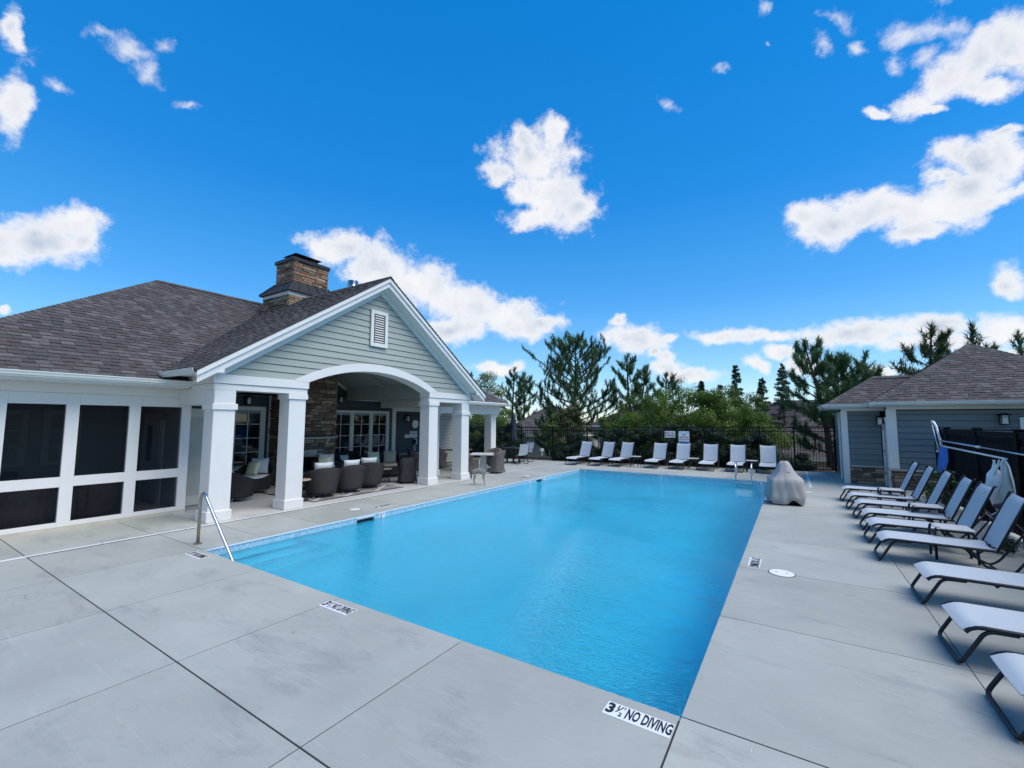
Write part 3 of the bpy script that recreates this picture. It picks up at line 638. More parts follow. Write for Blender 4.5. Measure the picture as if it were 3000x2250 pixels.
def shingle_slope(parent, o, u, v, poly, seed, limit, near=None, exposure=.143, thick=.011):
    """o origin, u along the eave, v up the slope; poly convex ccw in (u, v)"""
    r = random.Random(seed); u = Vector(u).normalized(); v = Vector(v).normalized(); n = u.cross(v).normalized(); o = Vector(o)
    field = MB(); us = [p[0] for p in poly]; vmax = max(p[1] for p in poly); cand = []
    under = MB(); under.slab([o + u * p[0] + v * p[1] - n * .004 for p in poly], -n * .03); under.build('roof_underlay', 'deckboard', parent)
    row = 0; vv = 0
    while vv < vmax:
        x = min(us) - r.uniform(0, .3); hi = r.random() < .5
        while x < max(us):
            w = r.choice((.13, .16, .19, .24)) ; q = clip_convex([(x + .002, vv), (x + w - .002, vv), (x + w - .002, vv + exposure + .012), (x + .002, vv + exposure + .012)], poly)
            if q:
                t = thick * (1.5 if hi else .75); full = len(q) == 4 and abs(q[0][0] - x - .002) < 1e-4 and all(abs(q[i][1] - (vv if i < 2 else vv + exposure + .012)) < 1e-4 for i in range(4))
                cand.append((q, t, vv, full, x, w)); hi = not hi
            x += w
        vv += exposure; row += 1
    pts = []
    for q, t, v0, full, x, w in cand:
        c = o + u * (x + w / 2) + v * v0; pts.append(((c - cam.location).length, q, t, v0))
    pts.sort(key=lambda a: a[0])
    for i, (dist, q, t, v0) in enumerate(pts):
        f = lambda p, up: o + u * p[0] + v * p[1] + n * (up * (1 - .8 * (p[1] - v0) / exposure) if up else -.002)
        k = len(q)
        tgt = MB() if limit[0] > 0 and dist < 15 else field
        tgt.add([f(p, 0) for p in q] + [f(p, t + .003) for p in q], [tuple(k + j for j in range(k))] + [(j, (j + 1) % k, k + (j + 1) % k, k + j) for j in range(k)])
        if tgt is not field: limit[0] -= 1; tgt.build('shingle', 'shingle', parent)
    if field.v: stuff(field.build('shingle_field', 'shingles', parent))
def ridge_caps(parent, a, b, step=.14, w=.15, lift=.012):
    a = Vector(a); b = Vector(b); L = (b - a).length; d = (b - a).normalized(); s = d.cross(Vector((0, 0, 1))).normalized(); up = s.cross(d); mb = MB(); k = 0
    while k * step < L:
        p = a + d * (k * step); q = p + d * min(step * 1.5, L - k * step + .02); h0, h1 = lift + .016, lift
        mb.add([p + s * w - up * .085 + up * h0, p + up * h0, p - s * w - up * .085 + up * h0, q - s * w - up * .085 + up * h1, q + up * h1, q + s * w - up * .085 + up * h1,
                p + s * w - up * .095, p - s * w - up * .095], [(0, 5, 4, 1), (1, 4, 3, 2), (0, 1, 2, 7, 6)])
        k += 1
    stuff(mb.build('ridge_caps', 'shingles', parent))
def gutter(parent, a, b, out, z, name='gutter'):
    """K-style gutter from a to b (xy), facing direction out"""
    a = Vector((*a, 0)); b = Vector((*b, 0)); o = Vector((*out, 0)).normalized()
    pr = [(0, 0), (.07, 0), (.075, .018), (.098, .035), (.108, .075), (.122, .088), (.122, .105), (.112, .105), (.112, .094), (.098, .082), (.088, .04), (.06, .012), (.012, .012), (.012, .105), (0, .105)]
    mb = MB(); k = len(pr)
    for p in (a, b): mb.v += [tuple(p + o * q[0] + Vector((0, 0, z + q[1]))) for q in pr]
    mb.f += [(i, (i + 1) % k, k + (i + 1) % k, k + i) for i in range(k)] + [tuple(range(k)), tuple(reversed(range(k, 2 * k)))]
    return mb.build(name, 'gutter', parent)
def window(parent, o, u, n, W_, H, cols, rows, fw=.10, name='window', sill=True, mullions=()):
    """divided window: o = lower left corner of the casing"""
    o = Vector(o); u = Vector(u); n = Vector(n); Z = Vector((0, 0, 1))
    P3 = lambda x, z, d: o + u * x + Z * z + n * d
    def bar(x0, x1, z0, z1, d0, d1, nm, m, par):
        return MB().obox(P3((x0 + x1) / 2, (z0 + z1) / 2, (d0 + d1) / 2), ((x1 - x0) / 2, (z1 - z0) / 2, (d1 - d0) / 2), (u, Z, n)).build(nm, m, par)
    w = bar(0, W_, 0, H, -.03, -.01, name, 'dark_glass', parent)
    bar(0, fw, 0, H, 0, .05, 'frame', 'winframe', w); bar(W_ - fw, W_, 0, H, 0, .05, 'frame', 'winframe', w)
    bar(fw, W_ - fw, H - fw, H, 0, .05, 'frame', 'winframe', w); bar(fw, W_ - fw, 0, fw * .9, 0, .05, 'sill', 'winframe', w)
    segs = [fw] + [q for mu in mullions for q in (mu - .05, mu + .05)] + [W_ - fw]
    for mu in mullions: bar(mu - .05, mu + .05, fw * .9, H - fw, .0, .045, 'mullion', 'winframe', w)
    for a, c in zip(segs[::2], segs[1::2]):
        bar(a, a + .035, fw * .9, H - fw, -.005, .03, 'sash', 'winframe', w); bar(c - .035, c, fw * .9, H - fw, -.005, .03, 'sash', 'winframe', w)
        a2, c2 = a + .035, c - .035
        bar(a2, c2, H - fw - .085, H - fw, -.008, -.004, 'blind', 'blind', w)
        for i in range(1, cols): x = a2 + (c2 - a2) * i / cols; bar(x - .01, x + .01, fw * .9, H - fw, -.008, .014, 'muntin', 'winframe', w)
        for j in range(1, rows): z = fw * .9 + (H - 1.9 * fw) * j / rows; bar(a2, c2, z - .01, z + .01, -.006, .012, 'muntin', 'winframe', w)
    return w
def lantern(label, c, n, s=1.0):
    c = Vector(c); n = Vector(n).normalized(); u = n.cross(Vector((0, 0, 1)))
    Z = Vector((0, 0, 1)); r = thing('wall_lantern', label, 'wall lamp', c, group='box lanterns on the walls', world=True)
    MB().obox(c + n * .012, (.06 * s, .012, .09 * s), (u, n, Z)).build('back_plate', 'black', r)
    MB().obox(c + n * .11 * s + Z * .13 * s, (.11 * s, .12 * s, .012), (u, n, Z)).obox(c + n * .11 * s + Z * .155 * s, (.06 * s, .07 * s, .02), (u, n, Z)).build('cap', 'black', r)
    f = MB()
    for i in (-1, 1):
        for j in (-1, 1): f.obox(c + n * (.11 + .068 * j) * s + u * .068 * i * s, (.007, .007, .12 * s), (u, n, Z))
    f.obox(c + n * .11 * s - Z * .12 * s, (.08 * s, .08 * s, .008), (u, n, Z)); f.obox(c + n * .11 * s + Z * .07 * s, (.078 * s, .078 * s, .005), (u, n, Z)); f.build('cage', 'black', r)
    MB().obox(c + n * .11 * s, (.058 * s, .058 * s, .112 * s), (u, n, Z)).build('glass', 'lampglass', r)
def column(parent, x0, x1, y0, y1, ztop, capz, name='column', cap=.13):
    """square boxed column: shaft with plinth and one plain cap band"""
    i = .03
    c = MB().bbox((x0 + i, y0 + i, 0), (x1 - i, y1 - i, ztop), .006).build(name, 'trim', parent)
    MB().bbox((x0, y0, 0), (x1, y1, .21), .008).build('plinth', 'trim', c)
    MB().bbox((x0 - .005, y0 - .005, capz), (x1 + .005, y1 + .005, capz + cap), .008).build('cap_band', 'trim', c)
    return c

# ------------------------------------------------------------------ clubhouse
club = thing('clubhouse', 'sage-sided clubhouse with an arched gable porch, stone chimney and screened room', 'building', (-12, 5, 0), world=True)
XF = -9.08
for (y0, y1, cap, top) in ((.82, 1.29, 2.24, 2.648), (2.39, 2.86, 2.52, 2.648), (7.04, 7.51, 2.52, 2.648), (8.68, 9.15, 2.24, 2.648)):
    column(club, -9.52, -9.05, y0, y1, top, cap, cap=.125)
column(club, -10.86, -10.42, 8.68, 9.12, 2.55, 2.24)
column(club, -11.16, -10.72, 12.82, 13.26, 2.36, 2.2)
# entablature: two plain bands, the upper one a little proud
for y0, y1, a, b_ in ((.83, 2.86, 0, 1), (7.04, 9.14, 1, 0)):
    MB().bbox((-9.47, y0, 2.65), (XF, y1, 2.775), .005).build('lower_beam', 'trim', club)
    MB().bbox((-9.49, y0 - .02 * b_ , 2.78), (XF + .03, y1 + .02, 2.965), .006).build('upper_beam', 'trim', club)
# side beams running back to the house
MB().bbox((-10.70, .85, 2.35), (-9.50, 1.23, 2.775), .005).build('side_beam', 'trim', club)
MB().bbox((-10.72, .83, 2.78), (-9.50, 1.25, 2.965), .005).build('side_beam', 'trim', club)
MB().bbox((-13.3, 8.72, 2.55), (-9.50, 9.10, 2.93), .005).build('side_beam', 'soffit', club)
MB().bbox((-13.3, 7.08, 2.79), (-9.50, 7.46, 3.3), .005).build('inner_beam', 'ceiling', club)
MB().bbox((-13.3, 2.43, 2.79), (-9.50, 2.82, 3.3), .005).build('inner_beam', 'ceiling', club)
MB().bbox((-10.98, 9.14, 2.33), (-10.60, 13.28, 2.55), .005).build('wing_beam', 'trim', club)
MB().bbox((-11.0, 9.14, 2.553), (-10.58, 13.32, 2.72), .005).build('wing_beam', 'trim', club)
# porch ceilings
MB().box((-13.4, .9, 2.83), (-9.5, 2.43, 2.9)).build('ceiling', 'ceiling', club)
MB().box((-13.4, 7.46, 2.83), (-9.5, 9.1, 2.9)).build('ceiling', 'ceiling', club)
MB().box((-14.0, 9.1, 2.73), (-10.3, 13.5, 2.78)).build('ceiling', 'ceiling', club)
for s in (-1, 1):
    k = 12
    for j in range(k):                              # tongue-and-groove boards of the vault
        y_a = 4.98 + s * (2.42 - 2.42 * j / k); y_b = 4.98 + s * (2.42 - 2.42 * (j + 1) / k - .006)
        za = 3.1 + .56 * 2.42 * j / k; zb = 3.1 + .56 * (2.42 * (j + 1) / k - .006)
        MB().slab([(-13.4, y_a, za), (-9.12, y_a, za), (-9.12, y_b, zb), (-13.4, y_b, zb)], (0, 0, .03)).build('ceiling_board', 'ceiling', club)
MB().beam((-11.3, 2.6, 3.06), (-11.3, 4.98, 4.42), .12, .05).beam((-11.3, 7.36, 3.06), (-11.3, 4.98, 4.42), .12, .05).build('ceiling_batten', 'ceiling', club)
# arch
def circ(ya, za, yb, zb, yc, zc):
    ax, ay, bx, by, cx, cy = ya, za, yb, zb, yc, zc; d = 2 * (ax * (by - cy) + bx * (cy - ay) + cx * (ay - by))
    ux = ((ax * ax + ay * ay) * (by - cy) + (bx * bx + by * by) * (cy - ay) + (cx * cx + cy * cy) * (ay - by)) / d
    uy = ((ax * ax + ay * ay) * (cx - bx) + (bx * bx + by * by) * (ax - cx) + (cx * cx + cy * cy) * (bx - ax)) / d
    return ux, uy, hypot(ax - ux, ay - uy)
iy, iz, ir = circ(2.84, 2.93, 4.95, 3.385, 7.06, 2.93)
oy, oz, orr = circ(2.50, 2.965, 4.95, 3.60, 7.40, 2.965)
am = MB(); K = 40; a0 = atan2(2.93 - iz, 2.84 - iy); a1 = atan2(2.93 - iz, 7.06 - iy); b0 = atan2(2.965 - oz, 2.50 - oy); b1 = atan2(2.965 - oz, 7.40 - oy)
for x in (XF + .035, -9.5):
    for i in range(K + 1):
        a = a0 + (a1 - a0) * i / K; b_ = b0 + (b1 - b0) * i / K
        am.v.append((x, iy + ir * cos(a), iz + ir * sin(a))); am.v.append((x, oy + orr * cos(b_), oz + orr * sin(b_)))
n2 = 2 * (K + 1)
for i in range(K):
    p = 2 * i; am.f += [(p, p + 2, p + 3, p + 1), (n2 + p, n2 + p + 1, n2 + p + 3, n2 + p + 2), (p, n2 + p, n2 + p + 2, p + 2), (p + 1, p + 3, n2 + p + 3, n2 + p + 1)]
am.f += [(0, 1, n2 + 1, n2), (2 * K, n2 + 2 * K, n2 + 2 * K + 1, 2 * K + 1)]
am.build('arch_trim', 'trim', club)
# gable siding, each board its own piece; ends follow the rake and the arch
CY, RAKE = 4.985, .667
z = 2.967; lap = .1655; GAP_TOP = 5.70
def rakeY(z): return (GAP_TOP - z) / RAKE
def archY(z):
    zz = z; d = (orr - .07) ** 2 - (zz - oz) ** 2
    return sqrt(d) if d > 0 and zz < oz + orr - .07 else None
while z < GAP_TOP - .03:
    zt = min(z + lap, GAP_TOP - .01); yb0, yb1 = rakeY(z), rakeY(zt); A0, A1 = archY(z), archY(zt)
    if A0 is None: segs_ = [[(CY - yb0, z), (CY + yb0, z), (CY + yb1, zt), (CY - yb1, zt)]]
    elif A1 is None: segs_ = [[(CY - yb0, z), (oy - A0, z), (oy, zt), (CY - yb1, zt)], [(oy + A0, z), (CY + yb0, z), (CY + yb1, zt), (oy, zt)]]
    else: segs_ = [[(CY - yb0, z), (oy - A0, z), (oy - A1, zt), (CY - yb1, zt)], [(oy + A0, z), (CY + yb0, z), (CY + yb1, zt), (oy + A1, zt)]]
    for q in segs_: board(club, q, (XF - .03, 0, 0), (0, 1, 0), (1, 0, 0), lap)
    z = zt
MB().slab([(XF - .06, CY - 4.0, 2.97), (XF - .06, 2.52, 2.97), (XF - .06, 3.3, 3.37), (XF - .06, 4.95, 3.58), (XF - .06, CY, 5.66)], (-.02, 0, 0)).build('gable_shadow_backing', 'gap', club)  # dark sheet added behind the boards to paint shadow into their gaps
MB().slab([(XF - .06, CY + 4.0, 2.97), (XF - .06, 7.38, 2.97), (XF - .06, 6.6, 3.37), (XF - .06, 4.95, 3.58), (XF - .06, CY, 5.66)], (-.02, 0, 0)).build('gable_shadow_backing', 'gap', club)
# gable vent
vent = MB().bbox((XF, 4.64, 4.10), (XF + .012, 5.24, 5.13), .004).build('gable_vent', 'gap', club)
for a, b_ in (((4.64, 4.10), (4.74, 5.13)), ((5.14, 4.10), (5.24, 5.13)), ((4.742, 5.03), (5.138, 5.13)), ((4.742, 4.10), (5.138, 4.21))):
    MB().bbox((XF + .012, a[0], a[1]), (XF + .055, b_[0], b_[1]), .005).build('vent_frame', 'trim', vent)
for k in range(12):
    zz = 4.235 + k * .066; MB().slab([(XF + .014, 4.78, zz + .034), (XF + .05, 4.78, zz), (XF + .05, 5.10, zz), (XF + .014, 5.10, zz + .034)], (.004, 0, .012)).build('louver', 'trim', vent)
# rakes and soffits
EZ, EY = 3.02, .37
for s in (1, -1):
    Y = lambda y: CY + s * (y - CY)
    top = lambda y: 6.04 - RAKE * abs(y - CY)
    def strip(x0, x1, off0, off1, ya, yb, name, m):
        MB().slab([(x0, Y(ya), top(ya) - off1), (x0, Y(ya), top(ya) - off0), (x0, Y(yb), top(yb) - off0), (x0, Y(yb), top(yb) - off1)], (x1 - x0, 0, 0)).build(name, m, club)
    strip(-8.74, -8.70, -.0, .10, EY, CY, 'rake_board', 'trim')
    strip(-8.77, -8.741, .05, .24, EY + .02, CY, 'rake_board', 'trim')
    strip(-9.10, -8.772, .235, .26, EY + .1, CY, 'rake_soffit', 'soffit')
    strip(XF - .01, XF + .045, .26, .42, EY + .5, CY, 'frieze_board', 'trim')
    # eave return
    MB().slab([(-8.74, Y(.40), 2.93), (-8.74, Y(.40), 3.03), (-8.74, Y(.86), 3.26), (-8.74, Y(.86), 2.97)], (-.028, 0, 0)).build('eave_return', 'trim', club)
    ya, yb = sorted((Y(.39), Y(.86))); MB().box((-10.6, ya, 2.955), (-8.775, yb, 2.975)).build('eave_soffit', 'soffit', club)
gutter(club, (-10.45, .42), (-8.74, .42), (0, -1), 2.91); gutter(club, (-9.9, 2 * CY - .42), (-8.74, 2 * CY - .42), (0, 1), 2.91)
# roof planes (8:12)
lim = [300]; SL = Vector((-1, 0, RAKE)).normalized(); q = sqrt(1 + RAKE ** 2)
RX, RZ = -10.2, 2.85
up = lambda dx: dx * q
shingle_slope(club, (RX, -3.3, RZ), (0, 1, 0), SL, [(0, 0), (4.35, 0), (8.9, up(5.05)), (5.05, up(5.05))], 1, lim)
sg = Vector((0, 1, RAKE)).normalized(); hgt = up(CY - .33)
# gable slopes: left one seen, right one beyond; u must make n = u x v point up
shingle_slope(club, (-15.05, .33, 2.985), (1, 0, 0), sg, [(4.63, 0), (6.36, 0), (6.36, hgt), (0, hgt)], 2, lim)
shingle_slope(club, (-8.69, 2 * CY - .33, 2.985), (-1, 0, 0), Vector((0, -1, RAKE)).normalized(), [(0, 0), (1.73, 0), (6.36, hgt), (0, hgt)], 3, [0])
shingle_slope(club, (RX, -3.3, RZ), (0, 1, 0), SL, [(12.1, 0), (16.7, 0), (11.65, up(5.05)), (7.6, up(5.05))], 4, [0])
shingle_slope(club, (RX - 10.1, -3.3, RZ), (1, 0, 0), sg, [(0, 0), (10.1, 0), (5.05, up(5.05))], 5, [0])
shingle_slope(club, (RX, 13.4, RZ), (-1, 0, 0), Vector((0, -1, RAKE)).normalized(), [(0, 0), (10.1, 0), (5.05, up(5.05))], 6, [0])
shingle_slope(club, (RX - 10.1, 13.4, RZ), (0, -1, 0), Vector((1, 0, RAKE)).normalized(), [(0, 0), (16.7, 0), (11.65, up(5.05)), (5.05, up(5.05))], 7, [0])
ridge_caps(club, (-10.2, -3.3, 2.85), (-15.25, 1.75, 6.22)); ridge_caps(club, (-15.25, 8.35, 6.22), (-15.25, 1.75, 6.22)); ridge_caps(club, (-10.2, 13.4, 2.85), (-15.25, 8.35, 6.22))
ridge_caps(club, (-15.0, CY, 6.085), (-8.69, CY, 6.085), w=.13)
# main eaves
gutter(club, (-10.17, -3.4), (-10.17, .88), (1, 0), 2.745); gutter(club, (-10.17, 9.1), (-10.17, 13.5), (1, 0), 2.70)
MB().box((-10.72, -3.3, 2.70), (-10.18, .83, 2.72)).build('eave_soffit', 'soffit', club); MB().box((-10.57, 9.2, 2.725), (-10.18, 13.4, 2.735)).build('eave_soffit', 'soffit', club)
MB().box((-10.19, -3.35, 2.70), (-10.172, .83, 2.84)).build('fascia', 'trim', club); MB().box((-10.19, 9.2, 2.7), (-10.172, 13.4, 2.84)).build('fascia', 'trim', club)
MB().box((-20.2, 13.38, 2.7), (-10.18, 13.42, 2.84)).build('fascia', 'trim', club); MB().box((-20.2, -3.32, 2.7), (-10.18, -3.28, 2.84)).build('fascia', 'trim', club)
# screened porch wall on x = -10.72
SW = -10.72
def sbar(y0, y1, z0, z1, x0=SW - .1, x1=SW, nm='screen_frame'): MB().bbox((x0, y0, z0), (x1, y1, z1), .004).build(nm, 'trim', club)
ys = [(-2.60, -1.85), (-1.67, -.93), (-.745, .005), (.19, .925)]
edges = [-3.1] + [v for p in ys for v in p] + [1.10]
for a, b_ in zip(edges[::2], edges[1::2]): sbar(a, b_, .055, 2.52)
for a, b_ in ys:
    sbar(a, b_, .055, .137); sbar(a, b_, .78, .965); sbar(a, b_, 2.31, 2.52)
sbar(-3.1, 1.12, 2.523, 2.70, SW - .1, SW + .022, 'frieze_board')
MB().box((SW - .12, -3.1, -.01), (SW + .004, 1.1, .055)).build('base_board', mat('buff_sill', (.50, .46, .36), .7), club)
sm = bpy.data.materials.new('insect_screen'); sm.use_nodes = True; st = sm.node_tree; P_ = st.nodes['Principled BSDF']; P_.inputs['Base Color'].default_value = (.010, .014, .020, 1); P_.inputs['Roughness'].default_value = .6; P_.inputs['Specular IOR Level'].default_value = .05
tr = st.nodes.new('ShaderNodeBsdfTransparent'); ms = st.nodes.new('ShaderNodeMixShader'); ms.inputs[0].default_value = .32
st.links.new(tr.outputs[0], ms.inputs[1]); st.links.new(P_.outputs[0], ms.inputs[2]); st.links.new(ms.outputs[0], st.nodes['Material Output'].inputs[0])
M['screen'] = sm
for a, b_ in ys:
    MB().box((SW - .052, a, .137), (SW - .049, b_, .78)).build('insect_screen', 'screen', club); MB().box((SW - .052, a, .965), (SW - .049, b_, 2.31)).build('insect_screen', 'screen', club)
# screened room interior
M['inwall'] = mat('room_wall_paint', (.42, .43, .43), .7, .04); M['white_door'] = mat('white_door_paint', (.50, .51, .50), .5, .03)
MB().box((-15.0, -3.1, 0), (-14.9, 1.3, 2.72)).build('inner_wall', 'inwall', club)
MB().box((-14.9, 1.12, 0), (-11.35, 1.22, 2.72)).build('inner_wall', 'inwall', club)
MB().box((-15.0, -3.2, 0), (-10.72, -3.1, 2.72)).build('end_wall', 'siding', club)
MB().box((-15.0, -3.1, 2.72), (-10.72, 1.3, 2.8)).build('ceiling', 'ceiling', club)
window(club, (-14.9, -2.9, .9), (0, 1, 0), (1, 0, 0), .85, 1.35, 2, 3); window(club, (-14.9, -1.55, .9), (0, 1, 0), (1, 0, 0), .85, 1.35, 2, 3); window(club, (-14.9, -.45, .9), (0, 1, 0), (1, 0, 0), .7, 1.35, 2, 3)
dr_ = MB().box((-13.2, 1.075, .02), (-12.3, 1.118, 2.05)).build('door', 'white_door', club)
MB().box((-13.05, 1.066, 1.0), (-12.75, 1.074, 1.9)).build('door_glass', 'dark_glass', dr_); MB().tube([(-12.4, 1.06, 1.0), (-12.4, 1.03, 1.0), (-12.5, 1.03, 1.0)], .012, 6).build('handle', 'steel', dr_)
for x in (-13.3, -12.2): MB().box((x - .05, 1.085, 0), (x + .05, 1.119, 2.15)).build('door_trim', 'trim', club)
MB().box((-13.35, 1.085, 2.07), (-12.15, 1.119, 2.17)).build('door_trim', 'trim', club)
# little door strip between the screened room and the first column
MB().box((-11.34, 1.10, 0), (-11.3, 1.16, 2.35)).build('door_trim', 'winframe', club)
dd = MB().box((-11.36, 1.20, .02), (-11.33, 1.98, 2.3)).build('door', 'winframe', club)
MB().box((-11.33, 1.34, .25), (-11.322, 1.84, 2.1)).build('door_panel', mat('door_panel_paint', (.45, .45, .40), .5), dd)
MB().box((-11.329, 1.245, 1.02), (-11.30, 1.285, 1.18)).build('handle', 'steel', dd)
MB().box((-11.5, 1.16, 0), (-11.38, 2.2, 2.8)).build('side_wall', 'siding_shaded', club); MB().box((-13.4, 2.12, 0), (-11.5, 2.2, 2.8)).build('side_wall', 'siding_shaded', club)
# back wall of the porch
BW = -13.40
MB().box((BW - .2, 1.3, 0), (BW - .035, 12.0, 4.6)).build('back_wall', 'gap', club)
siding(club, (BW - .035, 2.2, 0), (0, 1, 0), (1, 0, 0), 2.2, .05, 2.83, m='siding_shaded', holes=[(.95, 1.98, .5, 2.46)])
siding(club, (BW - .035, 6.25, 0), (0, 1, 0), (1, 0, 0), 3.2, .05, 3.3, m='siding_shaded', holes=[(.2, 2.98, .5, 2.46)])
siding(club, (BW - .035, 9.60, 0), (0, 1, 0), (1, 0, 0), 2.4, .62, 2.72, lap=.165, m='siding_shaded')
MB().bbox((BW - .02, 9.42, 0), (BW + .05, 9.60, 2.6), .005).build('corner_board', 'trim', club)
MB().box((BW - .02, 9.60, 2.43), (BW + .04, 12, 2.6)).build('frieze_board', 'trim', club)
MB().box((BW - .02, 7.35, 2.80), (BW + .04, 9.1, 2.92)).build('frieze_board', 'trim', club); MB().box((BW - .02, 9.08, 2.56), (BW + .04, 9.41, 2.66)).build('frieze_board', 'trim', club)
MB().beam((BW + .01, 6.3, 3.72), (BW + .01, 7.4, 3.10), .06, .18).build('frieze_board', 'trim', club)
window(club, (BW, 3.15, .52), (0, 1, 0), (1, 0, 0), 1.02, 1.93, 2, 4, fw=.115)
window(club, (BW, 6.43, .52), (0, 1, 0), (1, 0, 0), 2.80, 1.90, 2, 4, fw=.10, mullions=(1.0, 1.9))
MB().box((BW + .0, 4.28, 0.1), (BW + .03, 4.36, 2.83)).build('corner_board', 'trim', club)
# beige end wall, paler than the porch siding
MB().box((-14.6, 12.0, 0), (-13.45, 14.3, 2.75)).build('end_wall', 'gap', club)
siding(club, (-13.45, 12.0, 0), (0, 1, 0), (1, 0, 0), 2.3, .05, 2.75, lap=.146, m='siding_beige')
MB().box((BW - .2, 9.6, 0), (BW - .02, 12, .6)).build('mortar_bed', 'mortar', club)
limS = [60]; stone_face(club, (BW - .02, 9.62, 0), (0, 1, 0), (1, 0, 0), 2.35, .02, .58, 31, limS)
MB().bbox((BW - .02, 9.6, .58), (BW + .07, 12, .64), .01).build('stone_ledge', 'capstone', club)

# chimney
ch = MB().box((-14.25, 4.42, 4.6), (-12.80, 6.14, 6.12)).build('chimney', 'mortar', club)
MB().box((-14.0, 4.68, 6.1), (-13.04, 5.90, 7.36)).build('chimney_core', 'mortar', ch)
limC = [300]
stone_face(ch, (-12.80, 4.42, 4.6), (0, 1, 0), (1, 0, 0), 1.72, 5.45, 6.10, 11, limC); stone_face(ch, (-14.25, 4.42, 4.6), (1, 0, 0), (0, -1, 0), 1.45, 5.35, 6.10, 12, limC)
stone_face(ch, (-13.04, 4.68, 6.1), (0, 1, 0), (1, 0, 0), 1.22, 6.64, 7.34, 13, limC); stone_face(ch, (-14.0, 4.68, 6.1), (1, 0, 0), (0, -1, 0), .96, 6.64, 7.34, 14, limC)
stone_face(ch, (-13.04, 5.90, 6.1), (-1, 0, 0), (0, 1, 0), .96, 6.64, 7.34, 15, limC); stone_face(ch, (-14.0, 5.90, 6.1), (0, -1, 0), (-1, 0, 0), 1.22, 6.64, 7.34, 16, limC)
stone_face(ch, (-12.80, 6.14, 4.6), (-1, 0, 0), (0, 1, 0), 1.45, 5.35, 6.10, 17, limC); stone_face(ch, (-14.25, 6.14, 4.6), (0, -1, 0), (-1, 0, 0), 1.72, 5.45, 6.10, 18, limC)
MB().bbox((-14.30, 4.37, 6.08), (-12.75, 6.19, 6.20), .006).build('chimney_trim', 'trim', ch)
sk = MB(); o4 = [(-14.38, 4.28), (-12.66, 4.28), (-12.66, 6.28), (-14.38, 6.28)]; i4 = [(-14.04, 4.64), (-13.0, 4.64), (-13.0, 5.94), (-14.04, 5.94)]
sk.add([(x, y, 6.20) for x, y in o4] + [(x, y, 6.235) for x, y in o4] + [(x, y, 6.64) for x, y in i4], [(0, 1, 5, 4), (1, 2, 6, 5), (2, 3, 7, 6), (3, 0, 4, 7), (3, 2, 1, 0), (4, 5, 9, 8), (5, 6, 10, 9), (6, 7, 11, 10), (7, 4, 8, 11)])
sk.build('metal_skirt', 'iron', ch)
for i in range(4):
    a, b_ = Vector(o4[i]), Vector(o4[(i + 1) % 4]); c, d_ = Vector(i4[i]), Vector(i4[(i + 1) % 4])
    for k in range(1, 5):
        t_ = k / 5; p = a.lerp(b_, t_); r_ = c.lerp(d_, max(0, min(1, (t_ - .2) / .6)) if False else t_)
        MB().beam((p.x, p.y, 6.25), (r_.x, r_.y, 6.655), .016, .03).build('standing_seam', 'iron', ch)
    MB().beam((a.x, a.y, 6.25), (c.x, c.y, 6.66), .03, .03).build('standing_seam', 'iron', ch)
MB().bbox((-14.09, 4.60, 7.34), (-12.96, 5.98, 7.46), .006).build('chimney_cap', 'iron', ch)
cc = MB().bbox((-13.84, 4.86, 7.46), (-13.22, 5.70, 7.50), .004).build('flue_cap', 'iron', ch)
for x in (-13.80, -13.28):
    for y in (4.90, 5.64): MB().box((x, y, 7.5), (x + .03, y + .03, 7.66)).build('cap_post', 'iron', ch)
MB().box((-13.70, 5.0, 7.5), (-13.36, 5.56, 7.62)).build('spark_screen', 'iron', ch)
lt = MB(); lt.add([(-13.92, 4.78, 7.655), (-13.14, 4.78, 7.655), (-13.14, 5.78, 7.655), (-13.92, 5.78, 7.655), (-13.7, 5.06, 7.75), (-13.36, 5.06, 7.75), (-13.36, 5.5, 7.75), (-13.7, 5.5, 7.75)], [(0, 1, 5, 4), (1, 2, 6, 5), (2, 3, 7, 6), (3, 0, 4, 7), (4, 5, 6, 7), (3, 2, 1, 0)]); lt.build('cap_lid', 'iron', ch)
MB().lathe([(.17, 5.6), (.17, 6.68), (.155, 6.68), (.155, 6.5)], (-11.5, 5.85, 0), 20).build('metal_flue', 'steel', club, True)
# fireplace
fp = MB().box((BW - .05, 4.36, 0), (-12.80, 6.28, 4.3)).build('fireplace', 'mortar', club)
limF = [298]
hole = lambda x, z, w, h: (z < 1.07 and x < 1.30 and x > .1) or (1.40 < z < 1.50)
stone_face(fp, (-12.80, 4.36, 0), (0, 1, 0), (1, 0, 0), 1.92, .02, 4.1, 21, limF, skip=hole, rowh=(.06, .15), wid=(.16, .42))
stone_face(fp, (BW, 4.36, 0), (1, 0, 0), (0, -1, 0), .58, .02, 3.9, 22, limF, rowh=(.06, .15)); stone_face(fp, (-12.80, 6.28, 0), (-1, 0, 0), (0, 1, 0), .58, .02, 3.9, 23, limF, rowh=(.06, .15))
MB().bbox((-12.80, 4.34, 1.415), (-12.60, 6.26, 1.485), .01).build('mantel', 'capstone', fp)
for y in (4.7, 5.9): MB().slab([(-12.8, y, 1.41), (-12.64, y, 1.41), (-12.8, y, 1.16)], (0, .11, 0)).build('mantel_bracket', 'capstone', fp)
fb = MB().box((-12.81, 4.56, .34), (-12.755, 5.86, 1.05)).build('firebox', 'steelpanel', fp)
MB().box((-12.754, 4.70, .40), (-12.75, 5.68, .83)).build('firebox_glass', 'dark_glass', fb); MB().bbox((-12.756, 4.66, .36), (-12.73, 5.72, .395), .004).build('firebox_rim', 'steel', fb); MB().bbox((-12.756, 5.685, .36), (-12.73, 5.72, .86), .004).build('firebox_rim', 'steel', fb)
